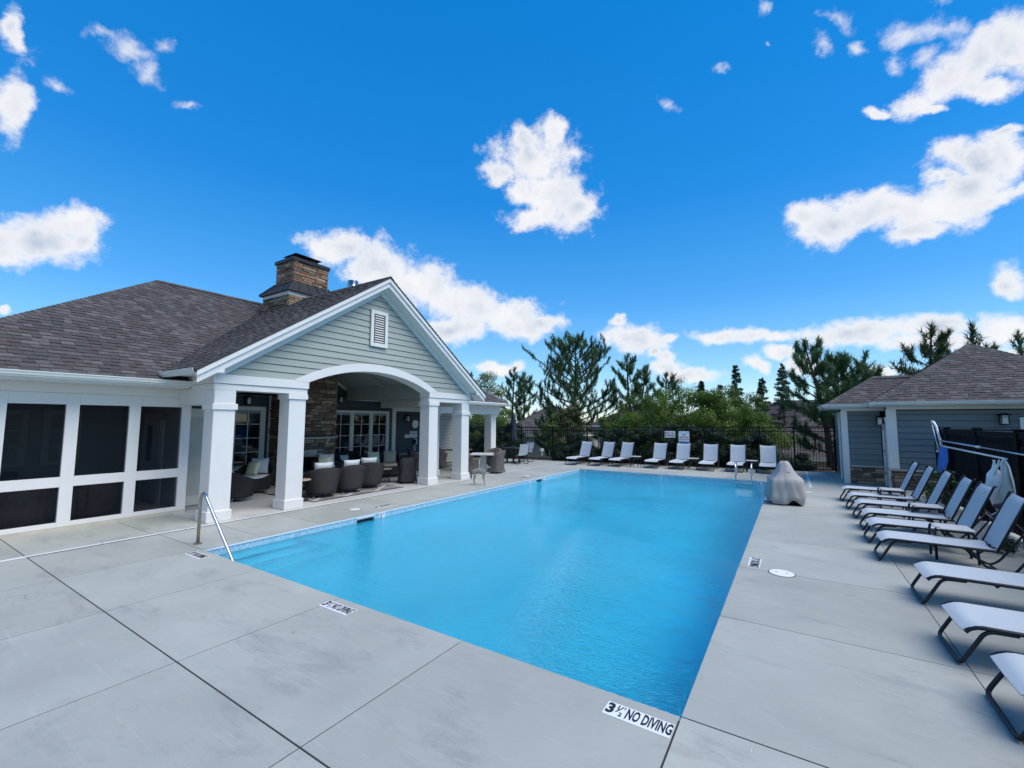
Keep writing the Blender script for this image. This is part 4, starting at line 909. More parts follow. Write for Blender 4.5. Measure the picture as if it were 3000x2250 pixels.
MB().bbox((-12.79, 4.4, .26), (-12.45, 6.2, .34), .01).build('hearth', 'capstone', fp)
MB().box((-12.79, 4.45, 0), (-12.5, 6.15, .26)).build('hearth_base', 'mortar', fp)
# ------------------------------------------------------------------ pool house on the right
ph = thing('pool_house', 'slate-blue pool house with stone base behind the right row of loungers', 'building', (6, 17, 0), world=True)
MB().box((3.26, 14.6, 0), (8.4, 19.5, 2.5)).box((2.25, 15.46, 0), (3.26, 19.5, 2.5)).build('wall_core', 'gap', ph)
siding(ph, (3.40, 14.56, 0), (1, 0, 0), (0, -1, 0), 5.0, .60, 2.42, lap=.188, m='siding_blue', holes=[(2.62, 3.6, .62, 2.22)])
siding(ph, (2.28, 15.42, 0), (1, 0, 0), (0, -1, 0), .86, .60, 2.42, lap=.188, m='siding_blue')
MB().bbox((3.18, 14.50, .62), (3.42, 14.60, 2.44), .005).build('corner_board', 'trim', ph)
MB().bbox((2.12, 15.37, 0), (2.28, 15.50, 2.42), .005).build('corner_board', 'trim', ph)
MB().box((2.12, 15.36, 2.42), (3.30, 15.46, 2.53)).box((3.20, 14.49, 2.44), (8.4, 14.6, 2.53)).build('frieze_board', 'trim', ph)
MB().box((2.26, 15.44, .0), (3.2, 15.47, .6)).box((3.30, 14.585, 0), (8.4, 14.62, .6)).build('mortar_bed', 'mortar', ph)
lp = [298]
stone_face(ph, (2.28, 15.42, 0), (1, 0, 0), (0, -1, 0), .88, .01, .56, 41, lp, rowh=(.06, .13), wid=(.14, .38)); stone_face(ph, (3.30, 14.57, 0), (1, 0, 0), (0, -1, 0), 5.1, .01, .56, 42, lp, rowh=(.06, .13), wid=(.16, .42))
stone_face(ph, (3.26, 14.62, 0), (0, -1, 0), (-1, 0, 0), .06, .01, .56, 43, lp)
MB().bbox((2.26, 15.34, .56), (3.2, 15.47, .61), .01).build('stone_ledge', 'capstone', ph); MB().bbox((3.14, 14.46, .56), (8.4, 14.6, .61), .01).build('stone_ledge', 'capstone', ph)
# entry door on the side of the step in the wall
dw = MB().box((3.20, 14.64, .02), (3.235, 15.38, 2.1)).build('door', 'white_door', ph)
MB().box((3.17, 14.60, 0), (3.24, 14.66, 2.2)).box((3.17, 15.36, 0), (3.24, 15.42, 2.2)).box((3.17, 14.66, 2.1), (3.24, 15.36, 2.2)).build('door_frame', 'trim', ph)
MB().tube([(3.2, 14.76, 1.0), (3.13, 14.76, 1.0), (3.13, 14.88, 1.0)], .011, 6).build('handle', 'steel', dw); MB().lathe([(.03, 0), (.03, .02)], (3.19, 14.76, 1.12), 10).build('lock', 'steel', dw)
for z in (.35, 1.05, 1.8): MB().box((3.185, 15.34, z), (3.2, 15.36, z + .1)).build('hinge', 'black', dw)
# opening with a steel door on the far side
de = MB().box((2.16, 15.62, .02), (2.2, 16.62, 2.2)).build('door', mat('grey_steel_door', (.20, .22, .25), .5), ph)
MB().bbox((2.11, 15.50, 0), (2.24, 15.61, 2.42), .005).bbox((2.11, 16.63, 0), (2.24, 16.78, 2.42), .005).build('door_frame', 'trim', ph)
MB().box((2.2, 16.78, 0), (2.26, 19.5, 2.42)).build('side_wall', 'siding_blue', ph)
# eaves and roof
def ph_roof():
    ez = 2.66
    shingle_slope(ph, (2.78, 14.08, ez), (1, 0, 0), Vector((0, 1, RAKE)).normalized(), [(0, 0), (6.0, 0), (3.0, up(3.0))], 51, [300])
    shingle_slope(ph, (2.78, 20.08, ez), (0, -1, 0), Vector((1, 0, RAKE)).normalized(), [(0, 0), (6.0, 0), (3.0, up(3.0))], 52, [0])
    shingle_slope(ph, (8.78, 20.08, ez), (-1, 0, 0), Vector((0, -1, RAKE)).normalized(), [(0, 0), (6.0, 0), (3.0, up(3.0))], 53, [0])
    shingle_slope(ph, (8.78, 14.08, ez), (0, 1, 0), Vector((-1, 0, RAKE)).normalized(), [(0, 0), (6.0, 0), (3.0, up(3.0))], 54, [0])
    shingle_slope(ph, (1.66, 14.98, ez - .03), (1, 0, 0), Vector((0, 1, RAKE)).normalized(), [(0, 0), (1.6, 0), (3.1, up(1.5)), (1.5, up(1.5))], 55, [0])
    shingle_slope(ph, (1.66, 18.0, ez - .03), (0, -1, 0), Vector((1, 0, RAKE)).normalized(), [(0, 0), (3.02, 0), (1.51, up(1.5))], 56, [0])
    shingle_slope(ph, (4.8, 18.0, ez - .03), (-1, 0, 0), Vector((0, -1, RAKE)).normalized(), [(0, 0), (3.1, 0), (1.6, up(1.5)), (0, up(1.5))], 57, [0])
    ridge_caps(ph, (2.78, 14.08, ez), (5.78, 17.08, 4.67)); ridge_caps(ph, (8.78, 14.08, ez), (5.78, 17.08, 4.67)); ridge_caps(ph, (8.78, 20.08, ez), (5.78, 17.08, 4.67))
    ridge_caps(ph, (1.66, 14.98, ez - .03), (3.16, 16.48, 3.64)); ridge_caps(ph, (4.1, 16.48, 3.64), (3.16, 16.48, 3.64))
ph_roof()
gutter(ph, (2.74, 14.10), (8.8, 14.10), (0, -1), 2.56); gutter(ph, (1.60, 15.0), (2.74, 15.0), (0, -1), 2.535); gutter(ph, (2.82, 14.05), (2.82, 15.0), (-1, 0), 2.55); gutter(ph, (1.68, 14.95), (1.68, 18), (-1, 0), 2.535)
MB().box((2.82, 14.12, 2.53), (8.7, 14.6, 2.55)).box((2.82, 14.6, 2.532), (3.2, 15.0, 2.548)).box((1.68, 15.02, 2.51), (3.3, 15.46, 2.53)).box((1.68, 15.46, 2.512), (2.2, 18, 2.528)).build('eave_soffit', 'soffit', ph)
lantern('box lantern on the right pool house wall above the wooden fence', (5.70, 14.53, 2.13), (0, -1, 0), 1.05)
lantern('box lantern beside the white side door of the pool house', (3.17, 14.95, 2.08), (-1, 0, 0), .95)
lantern('dim box lantern over the porch window left of the fireplace', (BW + .0, 3.6, 2.62), (1, 0, 0), .85)
lantern('dim box lantern high on the wall just right of the fireplace', (BW + .0, 6.85, 2.8), (1, 0, 0), .85)
lantern('dim box lantern on the dark wall left of the round clock', (BW + .0, 10.2, 2.12), (1, 0, 0), .95)
sg_ = MB().bbox((6.02, 14.50, 1.72), (6.32, 14.53, 2.2), .004).build('wall_sign', 'tile'); tag(sg_, 'white notice board on the pool house wall at the right edge', 'sign')

# ------------------------------------------------------------------ iron picket fence round the far side
fx0, fx1 = -16.0, 2.12
fdir = Vector((1, .154, 0)).normalized()
def ftop(x): return 1.70 + (x + 14) / 16 * .15
pk_me = MB().box((-.008, -.008, 0), (.008, .008, 1)).mesh('picket', 'black')
posts = [-16.0, -13.37, -11.62, -9.87, -8.07, -6.2, -4.35, -2.35, -.55, .72, 2.12]
for i, (a, b_) in enumerate(zip(posts, posts[1:])):
    if i % 2 == 0:
        names = ['leftmost run of black iron picket fence behind the clubhouse wing', 'black iron picket fence behind the round black table', 'black iron picket fence behind the left far loungers', 'black iron picket fence behind the no diving sign', 'black iron picket fence beside the pool house corner']
        fe = thing('picket_fence', names[i // 2], 'fence', (a, yf(a), 0), group='iron picket fence runs', world=True)
    za, zb = ftop(a), ftop(b_)
    MB().bbox((a - .032, yf(a) - .032, -.08), (a + .032, yf(a) + .032, za + .03), .004).build('post', 'black', fe)
    if i == len(posts) - 2 : MB().bbox((b_ - .032, yf(b_) - .032, -.08), (b_ + .032, yf(b_) + .032, zb + .03), .004).build('post', 'black', fe)
    A = Vector((a, yf(a), 0)); B = Vector((b_, yf(b_), 0))
    for h in (0, -.17, None):
        z1, z2 = ((.1, .1) if h is None else (za + h - .015, zb + h - .015))
        MB().beam(A + Vector((0, 0, z1)), B + Vector((0, 0, z2)), .026, .034).build('rail', 'black', fe)
    nn = int((B - A).length / .108)
    for k in range(1, nn):
        p = A.lerp(B, k / nn); zt = za + (zb - za) * k / nn - .01
        o = bpy.data.objects.new('picket', pk_me); COL.objects.link(o); o.parent = fe; o.location = p + Vector((0, 0, .04)) - wpos(fe); o.scale = (1, 1, zt - .04)
# ------------------------------------------------------------------ black board fence behind the right loungers
FX = 4.02
bf = thing('board_fence', 'black slatted wooden fence running behind the right row of loungers', 'fence', (FX, 8, 0), world=True)
sl_me = MB().bbox((-.009, -.026, 0), (.009, .026, 1), .003).mesh('slat', 'blackwood')
y = -1.0
while y < 12.95:
    o = bpy.data.objects.new('slat', sl_me); COL.objects.link(o); o.parent = bf; o.location = Vector((FX, y, .05)) - wpos(bf); o.scale = (1, 1, 1.70); y += .084
for y in (13.0, 12.05, 9.87, 7.82, 5.7, 3.6, 1.5, -.6):
    MB().bbox((FX - .06, y - .055, -.08), (FX + .05, y + .055, 1.90), .008).bbox((FX - .075, y - .07, 1.895), (FX + .065, y + .07, 1.93), .008).build('post', 'blackwood', bf)
for z in (1.80, 1.58, .22): MB().box((FX - .035, -1, z - .045), (FX - .0095, 13, z + .045)).build('rail', 'blackwood', bf)
MB().bbox((FX - .05, -1, 1.846), (FX + .04, 13, 1.872), .004).build('cap_rail', 'blackwood', bf)
bf2 = thing('board_fence', 'short black board fence run going back from the corner post towards the pool house', 'fence', (6, 13.0, 0), world=True)
x = FX + .1
while x < 9:
    o = bpy.data.objects.new('slat', sl_me); COL.objects.link(o); o.parent = bf2; o.location = Vector((x, 13.0, .05)) - wpos(bf2); o.scale = (1, 1, 1.72); o.rotation_euler = (0, 0, pi / 2); x += .076
for x in (6.2, 8.4): MB().bbox((x - .05, 12.95, -.08), (x + .05, 13.06, 1.9), .008).build('post', 'blackwood', bf2)
MB().bbox((FX + .07, 12.965, 1.84), (9, 13.05, 1.87), .004).box((FX + .07, 12.96, 1.55), (9, 12.99, 1.63)).build('rail', 'blackwood', bf2)
# hanging pool gear
h1 = thing('pool_brush', 'curved white pool brush hanging upright at the corner of the black fence', 'pool brush', (3.9, 12.3, 1.2), world=True)
MB().tube([(3.86, 12.66, 2.02), (3.86, 12.62, 2.07), (3.87, 12.55, 2.06), (3.9, 12.48, 1.95), (3.93, 12.35, 1.6), (3.94, 12.18, 1.2)], .028, 8).build('brush_back', 'white', h1, True)
MB().tube([(3.83, 12.5, 1.98), (3.86, 12.38, 1.6), (3.88, 12.22, 1.25)], .016, 6).build('bristles', 'pole', h1, True)
MB().tube([(3.92, 12.4, 1.38), (3.9, 12.6, 1.42), (3.9, 12.55, 1.25), (3.93, 12.3, 1.28)], .006, 5).build('clip_wire', 'steel', h1, True)
h2 = thing('pool_pole', 'upper pale blue telescopic pole hung along the black fence', 'pole', (3.9, 9, 1.5), group='pool poles hung on the black fence', world=True)
MB().tube([(3.9, 12.3, 1.58), (3.9, 9.45, 1.545)], .018, 8).build('outer_tube', 'pole', h2, True); MB().tube([(3.9, 9.45, 1.545), (3.9, 6.3, 1.50)], .014, 8).build('inner_tube', 'pole', h2, True)
MB().tube([(3.9, 9.52, 1.545), (3.9, 9.36, 1.543)], .026, 10).build('twist_collar', 'white', h2, True)
h3 = thing('pool_pole', 'lower white pole on the black fence carrying the hose bundle', 'pole', (3.88, 9, 1.4), group='pool poles hung on the black fence', world=True)
MB().tube([(3.88, 11.95, 1.45), (3.88, 7.95, 1.40)], [.022, .017], 8).build('tube', 'white', h3, True); MB().tube([(3.88, 12.15, 1.46), (3.88, 11.95, 1.45)], .014, 8).build('grip', 'taupe', h3, True)
h4 = thing('leaf_net', 'blue mesh leaf net hanging from the pole end by the fence corner', 'pool net', (3.88, 11.9, 1.1), world=True)
nb2 = MB(); r = random.Random(4)
ring = [(3.86, 12.0, 1.44), (3.88, 11.75, 1.46), (3.90, 11.62, 1.40), (3.9, 11.62, 1.1), (3.88, 11.8, .86), (3.86, 12.25, .74), (3.85, 12.42, .80), (3.84, 12.2, 1.1)]
ctr = (3.80, 11.95, 1.08); nb2.add(ring + [ctr, (3.95, 11.95, 1.1)], [(i, (i + 1) % 8, 8) for i in range(8)] + [((i + 1) % 8, i, 9) for i in range(8)]); nb2.build('mesh_bag', 'net', h4); MB().tube(ring, .009, 6, closed=True).build('rim', 'net', h4, True)
h5 = thing('vacuum_bag', 'white pool cleaner bag with tangled hoses hanging from the lower pole', 'pool cleaner', (3.85, 8, 1), world=True)
def blob(prof, c, sx, sy, seed, amp=.15):
    b = MB(); r = random.Random(seed); n = 18; vs = []
    for rr, zz in prof:
        for j in range(n):
            a = 2 * pi * j / n; k = 1 + amp * mnoise.noise(Vector((cos(a) * 1.3 + seed, sin(a) * 1.3, zz * 3))); vs.append((c[0] + rr * cos(a) * sx * k, c[1] + rr * sin(a) * sy * k, c[2] + zz))
    b.add(vs, [(i * n + j, i * n + (j + 1) % n, (i + 1) * n + (j + 1) % n, (i + 1) * n + j) for i in range(len(prof) - 1) for j in range(n)] + [tuple(reversed(range(n))), tuple((len(prof) - 1) * n + j for j in range(n))]); return b
blob([(.02, -.78), (.09, -.7), (.15, -.5), (.17, -.3), (.13, -.12), (.05, -.02), (.02, .1), (.03, .14)], (3.80, 8.25, 1.22), .8, 1.0, 5, .35).build('bag', 'white', h5, True)
blob([(.03, -.5), (.12, -.44), (.14, -.2), (.06, .1), (.03, .3)], (3.84, 7.92, 1.08), .6, .8, 8, .4).build('hose_head', mat('cream_plastic', (.62, .64, .60), .4), h5, True)
blob([(.02, -.06), (.13, -.04), (.14, .02), (.02, .06)], (3.76, 7.86, .58), .9, 1.1, 9, .2).build('maroon_base', mat('maroon_plastic', (.10, .015, .03), .4), h5, True)
for pts in ([(3.84, 7.9, 1.4), (3.80, 7.9, 1.35), (3.76, 7.85, 1.0), (3.72, 8.0, .75), (3.76, 8.2, .62), (3.8, 8.6, .82), (3.75, 8.75, .78)], [(3.84, 7.88, 1.4), (3.8, 7.6, 1.3), (3.78, 7.4, 1.05), (3.78, 7.35, .8)],
            [(3.8, 8.4, 1.05), (3.74, 8.7, .82), (3.74, 8.76, .74), (3.78, 8.5, .68), (3.8, 8.3, .7)], [(3.84, 7.95, 1.4), (3.78, 8.1, 1.2), (3.75, 8.12, 1.1), (3.8, 8.0, 1.38)],
            [(3.8, 8.05, .5), (3.74, 8.4, .34), (3.74, 8.65, .37), (3.76, 8.7, .31), (3.8, 8.2, .22)]):
    MB().tube([Vector(p) for p in pts], .011, 6).build('hose', 'white', h5, True)

# ------------------------------------------------------------------ covered pool lift
def cover_mesh():
    b = MB(); n = 72; vs = []; prof = [(.0, 1.03), (.05, 1.04), (.11, 1.02), (.155, .95), (.20, .85), (.25, .77), (.31, .69), (.375, .635), (.405, .60), (.41, .52), (.425, .42), (.44, .32), (.455, .22), (.45, .14), (.425, .08), (.40, .03)]
    for i, (rr, zz) in enumerate(prof):
        for j in range(n):
            a = 2 * pi * j / n; sq = 1 / max(abs(cos(a)), abs(sin(a))) ** .45
            fold = 1 + .07 * (1 - zz) * sin(5 * a + 2.0 * zz) + .045 * abs(sin(6.5 * a + 4 * zz)) * (1.1 - zz) + .12 * mnoise.noise(Vector((cos(a) * 5, sin(a) * 5, zz * 7))) * (1.1 - zz) + .05 * mnoise.noise(Vector((cos(a) * 2, sin(a) * 2, zz * 5)))
            z_ = zz + .02 * sin(a * 3) * (zz > .5)
            if i >= len(prof) - 2:
                z_ += .10 * max(0, sin(2 * a * 2 + .6)) ** 2
            vs.append((rr * cos(a) * sq * fold * .92, rr * sin(a) * sq * fold * .9, z_))
    b.add(vs, [(i * n + j, (i + 1) * n + j, (i + 1) * n + (j + 1) % n, i * n + (j + 1) % n) for i in range(len(prof) - 1) for j in range(n)] + [tuple(range(n))]); return b
t = thing('pool_lift', 'pool lift wrapped in a taupe fabric cover at the far right corner of the pool', 'covered pool lift', (.50, 9.85, 0), RAD(12))
cv = cover_mesh().build('cover', 'taupe', t, True)
blob([(.3, 0), (.34, .03), (.3, .2), (.2, .3)], (.02, -.02, .0), 1, .9, 3, .2).build('base', 'black', t, True)
MB().bbox((-.02, -.345, .80), (.05, -.325, .815), .004).build('cord_lock', 'ink', t)
# ladder at the far end
t = thing('pool_ladder', 'polished steel pool ladder at the far right end of the pool', 'ladder', (-.84, 14.4, 0))
for s in (-.25, .25):
    MB().tube([(s, .42, 0), (s, .42, .40), (s, .38, .50), (s, .28, .56), (s, .12, .56), (s, .0, .50), (s, -.09, .38), (s, -.10, .2), (s, -.10, -.9)], .023, 10).build('rail', 'steel', t, True)
    MB().lathe([(.05, 0), (.05, .015), (.03, .02)], (s, .42, 0), 14).build('escutcheon', 'steel', t)
for z in (-.12, -.35, -.6): MB().bbox((-.25, -.14, z), (.25, -.06, z + .025), .005).build('step', 'steel', t)
t = thing('handrail', 'bent steel handrail leading down the pool steps', 'handrail', (-7.58, .10, 0))
MB().tube([(.11, 0, .83), (.16, 0, .81), (.20, 0, .76), (1.42, -.02, -.26), (1.62, -.02, -.5)], .024, 12).build('rail', 'steel', t, True)
MB().tube([(0, 0, 0), (0.0, 0, .66), (.01, 0, .74), (.05, 0, .81), (.11, 0, .83)], .024, 12).build('post', 'bronze', t, True)
MB().lathe([(.062, 0), (.062, .012), (.03, .025)], (0, 0, 0), 18).build('escutcheon', 'bronze', t)
# white strip lying on the far right deck
t = thing('drain_strip', 'white deck drain strip on the concrete near the pool house corner', 'drain', (1.12, 14.5, 0), world=True)
for k in range(4): MB().bbox((1.065, 13.4 + k * 1.35, .0005), (1.135, 13.4 + k * 1.35 + 1.335, .008), .003).build('drain_cover', 'drain', t)
# ------------------------------------------------------------------ signs on the fence
def sign(name, label, cx, z0, z1, w):
    y = yf(cx) - .05; r = thing(name, label, 'sign', (cx, y, z0), RAD(8.75)); MB().bbox((-w / 2, -.004, 0), (w / 2, .004, z1 - z0), .003).build('sign_panel', 'tile', r); return r
r = sign('pool_sign', 'white sign reading NO DIVING on the iron fence', -4.16, 1.30, 1.60, .46)
text_obj('NO', .15, 'redink', r, (-.11, -.006, .215), X1, (0, 0, 1), .95, bold=.004); text_obj('DIVING', .15, 'redink', r, (0, -.006, .085), X1, (0, 0, 1), .88, bold=.004)
b = MB(); b.tube([(.11 + .052 * cos(a * pi / 12), 0, .215 + .052 * sin(a * pi / 12)) for a in range(24)], .006, 6, closed=True); b.beam((.072, 0, .252), (.148, 0, .178), .008, .008); b.beam((.085, 0, .2), (.135, 0, .225), .012, .012)
ob = b.build('no_diving_symbol', 'ink', r); ob.location = (0, -.004, 0)
r = sign('pool_sign', 'white and blue sign reading WARNING NO LIFEGUARD ON DUTY', -3.56, 1.02, 1.60, .46)
MB().box((-.215, -.0065, .46), (.215, -.0045, .565)).build('blue_header', 'ltblue', r); MB().box((-.215, -.0065, .015), (.215, -.0045, .11)).build('blue_footer', 'blueink', r)
text_obj('WARNING', .105, 'tile', r, (0, -.008, .512), X1, (0, 0, 1), .80, bold=.003); text_obj('NO', .10, 'redink', r, (0, -.0055, .40), X1, (0, 0, 1), 1, bold=.003)
text_obj('LIFEGUARD', .10, 'redink', r, (0, -.0055, .295), X1, (0, 0, 1), .78, bold=.003); text_obj('ON DUTY', .10, 'redink', r, (0, -.0055, .19), X1, (0, 0, 1), .92, bold=.003)
# clock, notices and phone on the porch wall
t = thing('wall_clock', 'round white wall clock on the dark porch wall', 'clock', (BW + .02, 10.74, 1.89), world=True)
def disc(c, r, x0, x1, n=28):
    b = MB(); b.add([(x0, c[1] + r * cos(2 * pi * j / n), c[2] + r * sin(2 * pi * j / n)) for j in range(n)] + [(x1, c[1] + r * cos(2 * pi * j / n), c[2] + r * sin(2 * pi * j / n)) for j in range(n)], [tuple(reversed(range(n))), tuple(n + j for j in range(n))] + [(j, (j + 1) % n, n + (j + 1) % n, n + j) for j in range(n)]); return b
disc((0, 10.74, 1.89), .2, BW - .01, BW + .03).build('rim', mat('grey_clock_rim', (.30, .33, .33), .4), t); disc((0, 10.74, 1.89), .165, BW + .03, BW + .034).build('dial', 'white', t)
MB().beam((BW + .037, 10.74, 1.89), (BW + .037, 10.74, 2.0), .012, .004).beam((BW + .039, 10.74, 1.89), (BW + .039, 10.68, 1.84), .014, .004).build('hands', 'ink', t)
for nm, l, y0, y1, z0, z1 in (('wall_notice', 'small white notice left of the emergency notices under the clock', 10.16, 10.44, 1.29, 1.43), ('wall_notice', 'narrow white header notice under the clock', 10.47, 10.90, 1.50, 1.58), ('wall_notice', 'large white notice right above the wall phone', 10.47, 10.90, 1.30, 1.47)):
    t = thing(nm, l, 'sign', (BW, y0, z0), world=True, group='white notices under the clock'); MB().bbox((BW - .01, y0, z0), (BW + .006, y1, z1), .002).build('notice_board', 'tile', t)
    for k in range(2): MB().box((BW + .0065, y0 + .05, z0 + (z1 - z0) * (.35 + .3 * k)), (BW + .008, y1 - .05, z0 + (z1 - z0) * (.35 + .3 * k) + .012)).build('print_line', mat('faded_grey_print', (.30, .32, .36), .6), t)
t = thing('wall_phone', 'white wall phone mounted below the notices', 'phone', (BW, 10.75, 1.1), world=True)
MB().bbox((BW - .01, 10.65, 1.0), (BW + .03, 10.80, 1.24), .01).build('phone_body', 'black', t); MB().tube([(BW + .05, 10.66, 1.23), (BW + .06, 10.78, 1.24), (BW + .06, 10.83, 1.18), (BW + .05, 10.82, 1.05), (BW + .04, 10.78, .98)], .022, 8).build('handset', 'white', t, True); MB().bbox((BW - .01, 10.70, .72), (BW + .02, 10.80, .96), .005).build('lower_box', mat('grey_box_plastic', (.35, .40, .43), .5), t)
# ------------------------------------------------------------------ sling loungers
def arc(pts, k=5):
    """round the corners of a polyline"""
    P_ = [Vector(p) for p in pts]; out = [P_[0]]
    for i in range(1, len(P_) - 1):
        a = P_[i] + (P_[i - 1] - P_[i]) * min(.45, .06 / (P_[i - 1] - P_[i]).length); b = P_[i] + (P_[i + 1] - P_[i]) * min(.45, .06 / (P_[i + 1] - P_[i]).length)
        for j in range(k): t = j / (k - 1); out.append(a * (1 - t) ** 2 + P_[i] * 2 * t * (1 - t) + b * t * t)
    return out + [P_[-1]]
def sheet(fn, nu, nv, th):
    b = MB(); vs = [fn(i / nu, j / nv) for i in range(nu + 1) for j in range(nv + 1)]; n = (nu + 1) * (nv + 1)
    lo = [Vector(v) - Vector((0, 0, th)) for v in vs]
    F = [(i * (nv + 1) + j, (i + 1) * (nv + 1) + j, (i + 1) * (nv + 1) + j + 1, i * (nv + 1) + j + 1) for i in range(nu) for j in range(nv)]
    b.add(list(vs) + lo, F + [tuple(n + q for q in reversed(f)) for f in F]); return b
LW = .305
def seat_pt(u, v):
    y = -LW + .02 + v * (2 * LW - .04); s = u * 1.24
    if s < .16: x, z = .03 + s * .85, .285 + .055 * sin(min(1, s / .16) * pi / 2)
    else: x, z = .166 + (s - .16) * .98, .34
    return (x, y, z + .012 - .022 * (1 - (2 * v - 1) ** 2) * (1 if u > .1 else .4))
BX, BZ = 1.215, .335; BD = Vector((.31, 0, .71)).normalized()
def back_pt(u, v, hb=.80):
    y = -LW + .02 + v * (2 * LW - .04); s = .03 + u * (hb - .03); c = max(0, u - .85) * .25
    p = Vector((BX, 0, BZ)) + BD * s + Vector((BD.z, 0, -BD.x)) * (.018 * (1 - (2 * v - 1) ** 2) + c * .55)
    return (p.x, y, p.z - (.025 * (1 - (2 * v - 1) ** 2) if u > .97 else 0))
def make_lounger(label, group):
    t = thing('sun_lounger', label, 'sun lounger', group=group)
    sheet(seat_pt, 24, 6, .006).build('seat_sling', 'sling', t, True)
    sheet(back_pt, 14, 6, .006).build('back_sling', 'sling', t, True)
    for s in (-1, 1):
        y = s * LW
        MB().tube([(.045, y, .285), (.075, y, .315), (.12, y, .335), (.2, y, .34), (BX, y, .335), (BX + .05, y, .33)], .0165, 8).build('side_rail', 'frame', t, True)
        MB().tube(arc([(BX - .26, y * .97, .325), (BX - .12, y * .97, .12), (BX + .06, y * .97, .018), (BX + .16, y * .97, .10), (BX + .42, y * .97, .50)], 5), .015, 8).build('rear_leg', 'frame', t, True)
        p = Vector((BX, y, BZ)); q = p + BD * .80; MB().tube([p, q, q + Vector((.03, 0, .0)) ], .0155, 8).build('back_rail', 'frame', t, True)
        MB().tube([p + BD * .42 + Vector((.02, 0, 0)), (BX + .40, y * .94, .46)], .009, 6).build('prop_bar', 'frame', t, True)
    f = arc([(.36, -LW, .325), (.17, -LW, .32), (-.0, -LW, .02), (-.0, LW, .02), (.17, LW, .32), (.36, LW, .325)], 6)
    MB().tube(f, .0165, 8).build('front_leg', 'frame', t, True)
    for pts, rr in (([(BX, -LW, .325), (BX, LW, .325)], .013), ([(BX + .06, -LW, .02), (BX + .06, LW, .02)], .013), ([(BX + .42, -LW, .50), (BX + .42, LW, .50)], .011), ([(.6, -LW, .322), (.6, -LW + .04, .30), (.6, LW - .04, .30), (.6, LW, .322)], .010)):
        MB().tube(pts, rr, 8).build('cross_bar', 'frame', t, True)
    return t
GR = 'white sling loungers along the right fence'; GF = 'white sling loungers along the far fence'
rl = [(1.71, 11.25, 'white lounger farthest up the right row, against the stone pool house wall'), (1.74, 10.0, 'second white lounger of the right row counted from the pool house'),
      (1.77, 8.86, 'third white lounger of the right row, with its back before the blue net'), (1.77, 7.68, 'fourth white lounger of the right row from the pool house'),
      (1.73, 6.60, 'fifth white lounger of the right row, its back left of the hanging pool bag'), (1.73, 5.47, 'white lounger whose raised back overlaps the hanging pool bag'),
      (1.88, 3.73, 'third-nearest white lounger, beside the long deck joint, back out of frame'), (1.83, 2.25, 'second-nearest full lounger on the right with its foot bar in frame'),
      (1.87, 1.20, 'white lounger at the right edge whose wide foot bar touches the frame edge'), (1.72, -.13, 'nearest white lounger, only its fabric tip visible in the bottom right corner')]
L0 = make_lounger(rl[0][2], GR); L0.location = (rl[0][0], rl[0][1], 0)
jr = random.Random(9)
for x, y, l in rl[1:]: dup(L0, (x, y, 0), RAD(jr.uniform(-1.2, 1.2)), l, GR)
fl = [(-8.12, 15.58, 8, 'leftmost far lounger, left of the signs, beside the black table'), (-7.07, 15.82, 8, 'second far lounger from the left'), (-6.17, 15.98, 7, 'third far lounger from the left, left of a small side table'),
      (-4.60, 16.22, 3, 'far lounger directly below the NO DIVING sign'), (-3.58, 16.36, 2, 'far lounger directly below the lifeguard sign'), (-2.41, 16.50, 0, 'far lounger just right of the lifeguard sign, left of the ladder'),
      (-1.35, 16.64, 0, 'far lounger directly behind the pool ladder'), (-.20, 16.74, -1, 'rightmost far lounger, partly behind the covered pool lift')]
for x, y, rz, l in fl: dup(L0, (x, y, 0), RAD(90 - rz), l, GF)
# small side tables between loungers
def make_side(label, group):
    t = thing('side_table', label, 'side table', group=group)
    MB().bbox((-.22, -.21, .455), (.20, .21, .475), .006).build('table_top', 'stonetop', t)
    for s in (-1, 1):
        MB().tube(arc([(-.235, s * .17, 0), (-.235, s * .17, .40), (-.215, s * .17, .475), (-.16, s * .17, .455), (.14, s * .17, .445), (.2, s * .17, .40), (.215, s * .17, 0)], 4), .017, 8).build('leg_frame', 'frame', t, True)
        MB().tube([(s * .235 if s < 0 else .212, -.17, .38), (s * .235 if s < 0 else .212, .17, .38)], .012, 6).build('stretcher', 'frame', t, True)
    return t
GS = 'small lounger side tables'
T0 = make_side('small side table between the fifth and sixth loungers of the right row', GS); T0.location = (2.69, 5.92, 0)
for (x, y, rz, l) in ((2.80, 8.05, 0, 'small side table between the third and fourth loungers of the right row'), (2.62, 10.35, 0, 'small side table between the two loungers nearest the pool house'),
                      (-5.35, 16.55, 90, 'small side table between the third and fourth far loungers'), (-2.98, 16.95, 90, 'small side table right of the lounger below the lifeguard sign'), (-.78, 17.2, 90, 'small side table behind the pool ladder')):
    dup(T0, (x, y, 0), RAD(rz), l, GS)

